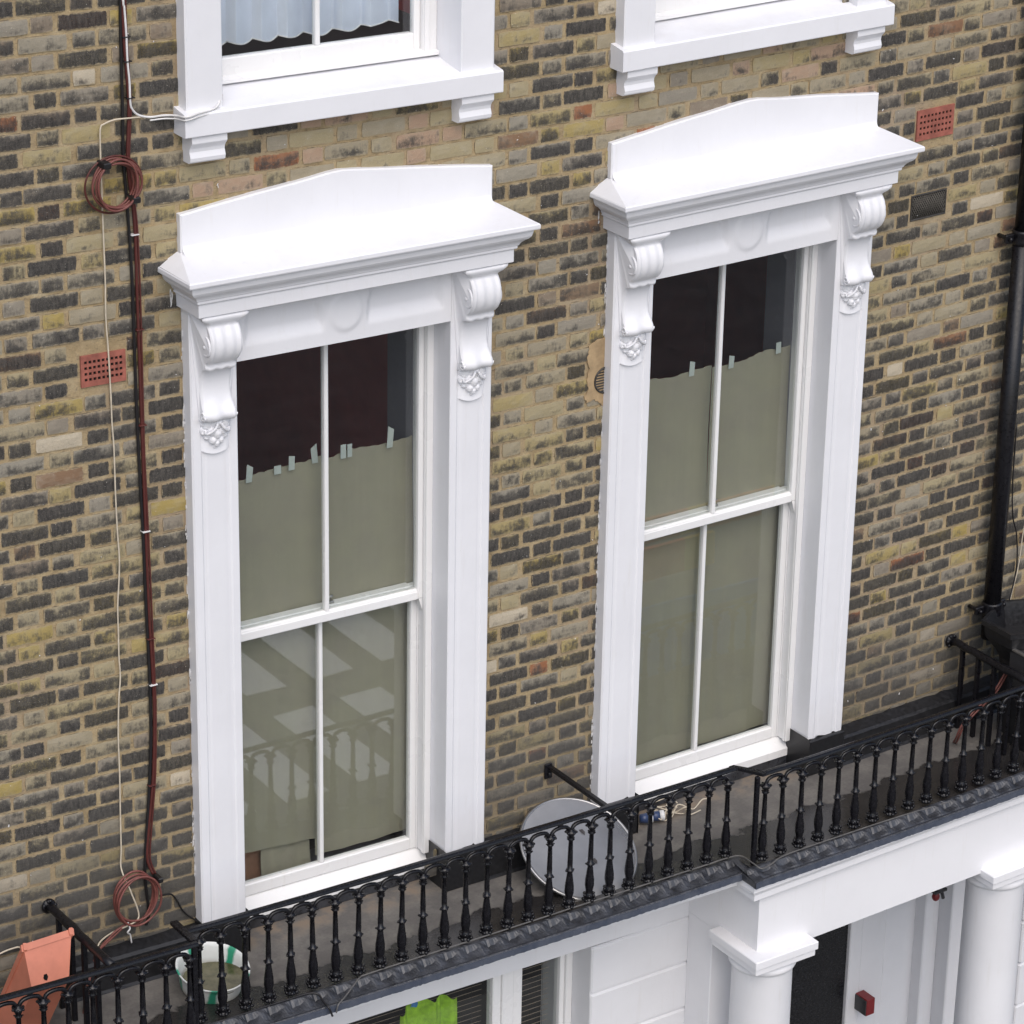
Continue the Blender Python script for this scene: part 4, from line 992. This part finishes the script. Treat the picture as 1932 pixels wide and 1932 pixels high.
cream = [(-.90,-.012,1.085),(-.917,-.012,1.092),(-.979,-.026,1.100),(-1.036,-.012,1.098),(-1.081,-.012,1.088),(-1.100,-.012,1.070),(-1.103,-.012,.972),(-1.103,-.012,.814),(-1.102,-.012,.584),(-1.101,-.012,.421),(-1.104,-.012,.28),(-1.098,-.012,.136),(-1.093,-.012,-.065),(-1.092,-.012,-.183),(-1.087,-.012,-.303),(-1.087,-.012,-.491),(-1.084,-.012,-.666),(-1.079,-.012,-.795),(-1.084,-.012,-.899),(-1.094,-.012,-1.014),(-1.095,-.012,-1.133),(-1.096,-.012,-1.252),(-1.093,-.012,-1.349),(-1.104,-.012,-1.46),(-1.112,-.012,-1.629),(-1.113,-.015,-1.799),(-1.116,-.015,-1.984),(-1.118,-.015,-2.172),(-1.123,-.02,-2.268),(-1.101,-.06,-2.367),(-1.066,-.062,-2.50),(-1.119,-.062,-2.531),(-1.176,-.03,-2.561),(-1.24,-.015,-2.606),(-1.28,-.05,-2.66)]
cable('cable', cream, .0036, M_CCREAM, 'thin cream cable hanging down the brick wall over the left air brick', group='cables on the wall')
cable('cable', [(-.944,-.03,-2.451),(-.881,-.012,-2.47),(-.85,-.01,-2.511),(-.826,-.01,-2.564),(-.795,-.012,-2.606),(-.751,-.02,-2.65),(-.74,-.09,-2.68)], .004, M_CBLACK, 'short black cable looping from the lower coil to the window surround', group='cables on the wall')
cable('cable', [(-1.9,-.02,-2.54),(-1.739,-.02,-2.512),(-1.689,-.02,-2.503),(-1.659,-.02,-2.501),(-1.624,-.02,-2.504),(-1.6,-.02,-2.53)], .004, M_CCREAM, 'short cream cable on the wall above the terracotta trough', group='cables on the wall')
cable('cable', [(-1.10,-.05,-2.525),(-1.166,-.045,-2.548),(-1.204,-.04,-2.58),(-1.243,-.035,-2.617),(-1.30,-.06,-2.68),(-1.36,-.12,-2.76),(-1.42,-.2,-2.83)], .0055, M_CPINK, 'faded brown cable leaving the lower coil towards the divider', group='cables on the wall')
cable('cable', [(-1.13,-.05,-2.535),(-1.176,-.045,-2.570),(-1.224,-.04,-2.605),(-1.263,-.035,-2.645),(-1.33,-.09,-2.73),(-1.40,-.2,-2.83)], .0050, M_CPINK, 'second faded brown cable beside it, below the lower coil', group='cables on the wall')
cable('cable', [(3.965,-.03,-1.2),(3.97,-.03,-1.514),(3.99,-.03,-1.709),(4.028,-.03,-1.823),(4.047,-.03,-1.971),(4.041,-.03,-2.077),(3.994,-.05,-2.218),(3.97,-.1,-2.3)], .004, M_CBLACK, 'thin black cable bowing out beside the drainpipe', group='cables by the drainpipe')
cable('cable', [(4.12,-.03,-1.5),(4.075,-.03,-1.813),(4.068,-.03,-1.918),(4.055,-.03,-2.044),(4.031,-.03,-2.147),(3.996,-.05,-2.233)], .003, M_CCREAM, 'thin cream cable beside the drainpipe, crossing the black one', group='cables by the drainpipe')
for k in range(2):
    cable('cable', [(x+.014*k, y, z-.012*k) for x, y, z in [(3.80,-.28,-2.44),(3.71,-.3,-2.521),(3.63,-.3,-2.576),(3.569,-.3,-2.611),(3.503,-.3,-2.666),(3.49,-.28,-2.74),(3.55,-.2,-2.82),(3.64,-.15,-2.835)]], .0055, M_CPINK, ('upper' if k == 0 else 'lower')+' of two faded brown cables slung from the metal trough behind the right railing', group='cables by the drainpipe')
cable('cable', [(3.712,-.002,-2.83),(3.681,-.113,-2.83),(3.687,-.173,-2.83),(3.693,-.248,-2.83),(3.698,-.307,-2.83),(3.686,-.37,-2.83),(3.674,-.453,-2.83)], .007, M_CPINK, 'faded brown cable lying on the wet floor by the right divider', group='cables by the drainpipe')

def coil(label, c, rx, rz, seed, mat, loops, drop=0):
    r = random.Random(seed); t = thing('cable_coil', label, 'cable coil', (c[0], c[1], c[2]-rz), 'coiled spare cable on the wall'); 
    for k in range(loops):
        m = MB(); a_, b_ = rx*r.uniform(.80, 1.02), rz*r.uniform(.84, 1.02); ox, oz = r.uniform(-.012, .012), r.uniform(-.01, .01); ph = r.uniform(0, 6)
        m.tube([(c[0]+ox+a_*cos(2*pi*i/48)*(1+.03*sin(3*2*pi*i/48+ph)), c[1]-.008-.008*k+.004*sin(4*pi*i/48+ph), c[2]+oz+b_*sin(2*pi*i/48)*(1+.03*cos(2*2*pi*i/48+ph))) for i in range(48)], .0052, 6, True)
        m.obj('loop', mat, t, warp=False)
    return t
cu = coil('upper coil of brown cable with black ties beside the top left window sill', (-1.060, -.028, .842), .108, .108, 3, M_CPINK, 6)
m = MB(); m.tube([(-1.058+.128*cos(a), -.03, .838+.118*sin(a)) for a in [2*pi*i/48 for i in range(48)]], .0045, 6, True); m.obj('loop', M_CBROWN, cu, warp=False)
for a in (2.05, -.72):
    m = MB(); p = (-1.060+.104*cos(a), -.045, .842+.104*sin(a)); m.box(p[0]-.017, p[0]+.017, -.086, -.016, p[2]-.013, p[2]+.013, .004); m.obj('cable_tie', M_CBLACK, cu, warp=False)
cl = coil('lower coil of brown cable hanging just above the black plinth', (-1.068, -.028, -2.418), .112, .128, 8, M_CPINK, 6)
m = MB(); m.box(-.972, -.948, -.08, -.016, -2.36, -2.335, .004); m.obj('cable_tie', M_CBLACK, cl, warp=False)
m = MB(); m.tube(spline([(-1.125, -.07, -2.51), (-1.118, -.075, -2.54), (-1.128, -.07, -2.56), (-1.108, -.055, -2.585), (-1.10, -.05, -2.63)], 5), .004, 5); m.obj('white_tie', M_CWHITE, cl, warp=False)
# cable clips
r = random.Random(21)
for i, (x, z, mt) in enumerate(((-.966, 1.18, M_CBLACK), (-.975, 1.33, M_CBLACK), (-.978, 1.43, M_CBLACK), (-.965, .61, M_CWHITE), (-.955, -.22, M_CBROWN), (-.953, -.70, M_CWHITE), (-.945, -1.2, M_CBROWN), (-.94, -1.42, M_CWHITE), (-.955, .20, M_CBROWN), (-.96, -1.9, M_CBROWN))):
    m = MB(); m.box(x-.019, x+.017, -.029, -.002, z-.0022, z+.0022, .001)
    c_ = {id(M_CBLACK): 'black', id(M_CWHITE): 'white', id(M_CBROWN): 'brown'}[id(mt)]
    hint = ('just above the top left sill', 'beside the upper window jamb', 'near the top edge', 'just below the upper coil', 'beside the left air brick', 'level with the middle of the upper left pane', 'above the meeting rail level', 'below the meeting rail level', 'level with the left hood brackets', 'halfway down the lower panes')[i]
    tag(m.obj('cable_clip', mt, warp=False), f'{c_} cable clip on the brown cables {hint}', 'cable clip', 'clips holding the cables')

# paint drips and old fixings on the brickwork
m = MB(); r = random.Random(33)
for i in range(150):
    x = r.uniform(-1.9, 3.7); z = r.uniform(-2.6, 1.6)
    if covered(x, z): continue
    L_ = r.choice((.002, .003, .004, .005, .010)); w_ = r.uniform(.0010, .0024)
    a = r.gauss(0, .4); d_ = (sin(a)*L_, cos(a)*L_)
    m.add([(x-w_, -.0052, z), (x+w_, -.0052, z), (x+w_+d_[0], -.0052, z+d_[1]), (x-w_+d_[0], -.0052, z+d_[1]), (x-w_, -.0020, z), (x+w_, -.0020, z), (x+w_+d_[0], -.0020, z+d_[1]), (x-w_+d_[0], -.0020, z+d_[1])], [(0, 1, 2, 3), (0, 4, 5, 1), (1, 5, 6, 2), (2, 6, 7, 3), (3, 7, 4, 0)])
for c in (0, DX):                              # paint slopped onto the brick beside the surrounds
    for s_ in (-1, 1):
        for i in range(70):
            z = r.uniform(-2.6, .42); e_ = .752 if z < .26 else .80
            if z > .3: e_ = .77+(z-.26)*.45
            x = c+s_*(e_+r.uniform(-.002, .006)); w_ = r.uniform(.0012, .0035); h_ = r.uniform(.006, .022)
            m.prism([(x-w_, z-h_), (x+w_*.4, z-h_*.6), (x+w_, z+h_*.3), (x, z+h_), (x-w_, z+h_*.4)], -.0055, -.001, 'y')
m.obj('paint_spatter', M_CWHITE, wall, kind='stuff')

# thin cable along the balcony edge
edge = [(-2.3,-.66,-2.825),(-1.5,-.655,-2.825),(-1.15,-.60,-2.828),(-.993,-.545,-2.828),(-.898,-.545,-2.828),(-.794,-.545,-2.828),(-.673,-.543,-2.828),(-.587,-.545,-2.828),(-.526,-.545,-2.828),(-.474,-.552,-2.83),(-.451,-.57,-2.838),(-.452,-.613,-2.852),(-.45,-.655,-2.86),(-.43,-.652,-2.91)]
cable('cable', edge, .0048, M_CBLACK, 'black cable along the balcony edge that drops over the lead in the middle', group='cables along the balcony edge')
edge2 = [(-.41,-.652,-2.90),(-.40,-.652,-2.862),(-.353,-.625,-2.855),(-.274,-.575,-2.843),(-.226,-.55,-2.83),(-.193,-.546,-2.828),(.041,-.545,-2.828),(.332,-.546,-2.828),(.674,-.547,-2.828),(.966,-.546,-2.828),(1.404,-.548,-2.828),(1.69,-.548,-2.828),(1.842,-.548,-2.828),(1.895,-.57,-2.828),(1.90,-.66,-2.828),(1.917,-.70,-2.84),(1.983,-.69,-2.84),(2.096,-.665,-2.832),(2.455,-.662,-2.828),(2.794,-.660,-2.828),(3.15,-.67,-2.83),(3.622,-.662,-2.828),(4.6,-.662,-2.828)]
cable('cable', edge2, .0036, M_WIRE, 'thin grey wire following the lead edge to the right past the porch corner', group='cables along the balcony edge')

# ------------------------------------------------------------------ ground floor: stucco front
GY = -.13
st = thing('stucco_front', 'white stuccoed ground floor wall with grooved blocks under the balcony', 'wall', (1, GY, -6.4))
m = MB()
m.box(-2.4, 1.99, GY, .0, -3.3755, -2.957, .001)
m.obj('lintel_band', M_STUCCO, st)
m = MB(); m.box(1.352, 1.99, GY+.010, .20, -6.4, -3.376, .001); m.obj('wall_core', M_STUCCO, st); m = MB(); m.box(-2.4, -1.31, GY+.01, .2, -6.4, -3.376, .001); m.obj('wall_core', M_STUCCO, st)
for k in range(11):
    z1 = -3.3815-.265*k
    for a, b in ((1.350, 1.99), (-2.4, -1.308)):
        m = MB(); m.box(a, b, GY, GY+.02, z1-.254, z1, .0075); m.obj('stucco_block', M_STUCCO, st)
m = MB(); m.box(4.235, 5.2, GY, .1, -6.4, -2.957, .002)
for k in range(11):
    z1 = -3.3815-.265*k; m.box(4.215, 5.2, GY-.012, GY+.02, z1-.254, z1, .0075)
m.obj('right_pier', M_STUCCO, st)
# ground floor window
gw = thing('ground_floor_window', 'wide white ground floor window with blinds, seen under the balcony edge', 'window', (.2, .04, -5.4))
m = MB()
m.box(1.313, 1.349, .030, .12, -5.4, -3.36, .004); m.box(1.285, 1.3125, .045, .10, -5.4, -3.36, .004)
m.box(-1.3, 1.349, .031, .12, -3.36, -3.33)
m.box(.934, 1.000, .030, .12, -5.4, -3.3605, .004); m.box(1.0005, 1.058, .042, .11, -5.4, -3.3605, .004); m.box(.885, .9335, .042, .10, -5.4, -3.3605, .004)
m.box(-1.0, -.90, .03, .12, -5.4, -3.36, .004); m.box(-1.3, -1.26, .03, .12, -5.4, -3.36, .004)
m.obj('window_frame', M_GLOSS, gw)
m = MB(); m.box(-1.3, 1.349, GY+.02, .14, -5.45, -5.4); m.obj('sill', M_GLOSS, gw)
pane(1.0585, 1.2845, .07, -5.4, -3.3605, gw); pane(-.8995, .8845, .07, -5.4, -3.3605, gw)
for s_ in ((1.349, 1.39), (-1.35, -1.3)): m = MB(); m.box(s_[0], s_[1], GY+.011, .3, -5.4, -3.376, .001); m.obj('reveal', M_STUCCO, gw)
for a, b, nm in ((1.055, 1.29, 'narrow brown venetian blind in the right light of the ground floor window'), (-.90, .89, 'wide brown venetian blind in the main light of the ground floor window')):
    t = thing('venetian_blind', nm, 'blind', ((a+b)/2, .16, -5.3), 'brown venetian blinds on the ground floor'); m = MB()
    for k in range(62): z = -3.42-.030*k; m.add([(a, .150, z), (b, .150, z), (b, .172, z-.014), (a, .172, z-.014), (a, .150, z-.0015), (b, .150, z-.0015), (b, .172, z-.0155), (a, .172, z-.0155)], [(0, 1, 2, 3), (7, 6, 5, 4), (0, 4, 5, 1), (2, 6, 7, 3)])
    m.obj('slats', M_BLIND, t, kind='stuff')
    m = MB()
    for x in ([a+.04, b-.04] if b-a < .5 else [a+.06, a+.6, b-.6, b-.06]): m.tube([(x, .148, -3.40), (x, .148, -5.3)], .0012, 4)
    m.obj('cords', M_CBLACK, t)
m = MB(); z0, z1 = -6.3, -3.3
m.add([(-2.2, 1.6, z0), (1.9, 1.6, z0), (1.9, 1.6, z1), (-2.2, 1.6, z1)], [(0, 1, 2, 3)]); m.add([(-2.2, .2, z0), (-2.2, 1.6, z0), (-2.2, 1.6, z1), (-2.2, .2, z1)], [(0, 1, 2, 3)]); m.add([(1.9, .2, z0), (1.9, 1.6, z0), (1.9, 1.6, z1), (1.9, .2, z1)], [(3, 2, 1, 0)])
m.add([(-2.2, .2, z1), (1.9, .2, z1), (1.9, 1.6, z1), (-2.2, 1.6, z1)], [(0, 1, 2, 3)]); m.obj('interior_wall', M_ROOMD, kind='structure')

# ------------------------------------------------------------------ porch
po = thing('porch', 'white columned porch below the right part of the balcony', 'porch', (2.8, -.6, -6.4))
m = MB()
prof = [(.0, -2.904), (.006, -2.906), (.008, -2.935), (.004, -2.942), (-.004, -2.950), (-.010, -2.962), (-.010, -2.992), (-.055, -2.996)]
m.sweep([(a, b) for a, b in prof], lambda p: [(1.862-p[0], -.12, p[1]), (1.862-p[0], -.722-p[0], p[1]), (5.2, -.722-p[0], p[1])])
m.obj('cornice_moulding', M_CORNICE, po)
m = MB(); m.prism([(1.930, -.680), (5.2, -.680), (5.2, -.46), (2.17, -.46), (2.17, GY+.004), (1.930, GY+.004)], -3.345, -2.958); m.obj('entablature', M_CORNICE, po)
def column(cx_, cy_):
    m = MB(); h = .191
    m.box(cx_-h, cx_+h, cy_-h, cy_+h, -3.3465, -3.302, .004); m.box(cx_-h+.009, cx_+h-.009, cy_-h+.009, cy_+h-.009, -3.384, -3.3468, .005)
    mab = m; m = MB(); m.lathe([(0, .150), (.004, .153), (.3, .153), (1.6, .1545), (2.95, .1485), (2.955, .150), (2.962, .162), (2.975, .168), (2.990, .166), (3.0, .155), (3.004, .150), (3.024, .150)], cx_, cy_, 48, -6.4); c_ = m.obj('column', M_CORNICE, po); mab.obj('abacus', M_CORNICE, c_)
column(2.052, -.578); column(3.548, -.590)
m = MB(); m.box(1.932, 2.11, -.325, GY+.002, -6.4, -3.3455, .004); m.obj('respond_pilaster', M_CORNICE, po)
m = MB(); m.box(1.70, 5.2, -.4595, .5, -2.96, -2.9575); m.obj('porch_ceiling', M_CORNICE, po)
m = MB()
m.box(3.456, 3.62, .30, .40, -6.4, -2.97, .003); m.box(3.62, 3.85, .3005, .40, -6.4, -2.97, .003)
m.box(3.83, 3.93, .22, .40, -6.4, -2.97, .006); m.box(3.93, 4.08, .12, .40, -6.4, -2.97, .006); m.box(4.08, 4.235, -.02, .40, -6.4, -2.97, .006)
m.box(4.13, 4.3, -.10, -.0205, -6.4, -2.97, .006)
m.obj('porch_wall', M_STUCCO, po)
m = MB(); m.box(3.371, 3.4555, .293, .40, -6.4, -2.97, .006); m.obj('door_frame', M_STUCCO, po)
d = thing('front_door', 'black front door in the shade of the porch', 'door', (2.7, .34, -6.4))
m = MB(); m.box(2.42, 3.370, .315, .38, -6.4, -3.0, .004); m.obj('door_leaf', M_DOOR, d)
for a, b, z0, z1 in ((2.53, 2.85, -4.6, -3.4), (2.95, 3.27, -4.6, -3.4), (2.53, 2.85, -6.0, -4.9), (2.95, 3.27, -6.0, -4.9)):
    m = MB(); m.box(a, b, .304, .3145, z0, z1, .006); m.obj('door_panel', M_DOOR, d)
m = MB(); m.box(1.93, 2.4195, .30, .40, -6.4, -2.97, .004); m.obj('porch_wall', M_STUCCO, po)
t = thing('alarm_box', 'small red and dark grey box fixed to the white porch wall', 'alarm box', (3.46, .25, -4.66))
m = MB(); m.box(3.433, 3.490, .195, .295, -4.655, -4.555, .003); m.obj('box_body', M_RED, t)
m = MB(); m.box(3.4275, 3.4326, .197, .292, -4.652, -4.560, .001); m.obj('side_cover', M_DGREY, t)
t = thing('red_lamp', 'small dark red lamp tucked under the porch beam', 'lamp', (3.77, .08, -3.98))
m = MB(); m.ball((3.767, .08, -3.965), .022, 10, 8, (1, 1, 1.2)); m.obj('lens', M_RED, t)
m = MB(); m.box(3.745, 3.83, .06, .10, -3.942, -3.925, .003); m.tube([(3.81, .09, -3.935), (3.83, .09, -4.00)], .010, 8); m.box(3.765, 3.80, .06, .299, -3.9245, -3.90, .003); m.obj('lamp_bracket', M_DGREY, t)

# ------------------------------------------------------------------ street below (seen only in the glass)
m = MB(); m.add([(-60, -60, -6.62), (60, -60, -6.62), (60, -3.9, -6.62), (-60, -3.9, -6.62)], [(0, 1, 2, 3)]); m.obj('road', simple('asphalt road', (.10, .098, .095), .85, 0, .25, 3, .4, .01), warp=False, kind='structure')
m = MB(); m.box(-60, 60, -3.9, .0, -6.7, -6.49, .01); m.obj('pavement', simple('pavement slabs', (.24, .235, .22), .85, 0, .2, 2, .3, .01), warp=False, kind='structure')
ORG = simple('orange plastic', (.75, .16, .03), .5); BLU = simple('blue hoarding paint', (.05, .22, .50), .5); YEL = simple('yellow plastic', (.75, .50, .04), .5); LIME = simple('lime reflection colour', (.30, .52, .02), .7, 0, .3, 25, .5, .004)
for x, y, lab in ((7.3, -7.5, 'orange and white barrier board standing in the road, nearer the kerb'), (8.6, -8.1, 'orange and white barrier board standing in the road, farther from the kerb')):
    t = thing('road_barrier', lab, 'barrier', (x, y, -6.62), 'barrier boards in the road')
    for k in range(6):
        m = MB(); m.box(x-.9+.3*k, x-.6+.3*k-.002, y-.02, y+.02, -5.9, -5.62, .004); m.obj('stripe_panel', ORG if k % 3 != 2 else YEL, t, warp=False)
    for s_ in (-.8, .8):
        m = MB(); m.box(x+s_-.03, x+s_+.03, y-.25, y+.25, -6.62, -6.56); m.box(x+s_-.02, x+s_+.02, y-.0195, y+.0195, -6.56, -5.9); m.obj('foot', M_DGREY, t, warp=False)
t = thing('site_hoarding', 'low blue panelled hoarding in the road', 'hoarding', (8.0, -7.2, -6.62))
for k in range(6):
    m = MB(); m.box(6.6+.5*k, 7.09+.5*k, -7.23, -7.20, -6.6, -5.98, .01); m.obj('panel', BLU, t, warp=False)
m = MB()
for i in range(7):
    x = 2.6+.62*i
    for y0, y1 in ((-6.9, -8.2), (-8.6, -9.5)): m.box(x, x+.36, y1, y0, -6.618, -6.610, .002)
m.obj('road_marking', simple('white road paint', (.80, .80, .80), .6), warp=False, kind='structure')
# lime sheet added inside the ground floor window, standing in for a hi-vis reflection
t = thing('hi_vis_reflection', 'lime green sheet added inside the ground floor window in place of a hi-vis reflection', 'reflection stand-in', (.5, .12, -4.2))
m = MB()
def jk(u, v):
    top = -3.585+.052*sin(pi*min(1, max(0, (u-.02)/.62)))+.040*max(0, sin(pi*(u-.50)/.5)) if u > .0 else -3.585
    return (.40+.33*u-.02*v*sin(u*9), .118+.016*sin(u*14+v*4)+.008*cos(u*31), lerp(-4.15, top-.010*abs(sin(u*22)), v))
m.sheet(jk, 36, 12, .0015); m.obj('lime_reflection_sheet', LIME, t, warp=False)
m = MB(); m.sheet(lambda u, v: (.455+.030*u+.008*sin(v*6), .112+.01*sin(u*4), lerp(-3.56, -3.475-.01*u, v)), 4, 8, .0015); m.obj('blue_reflection_strip', BLU, t, warp=False)  # blue strip added for the blue part of the same reflection
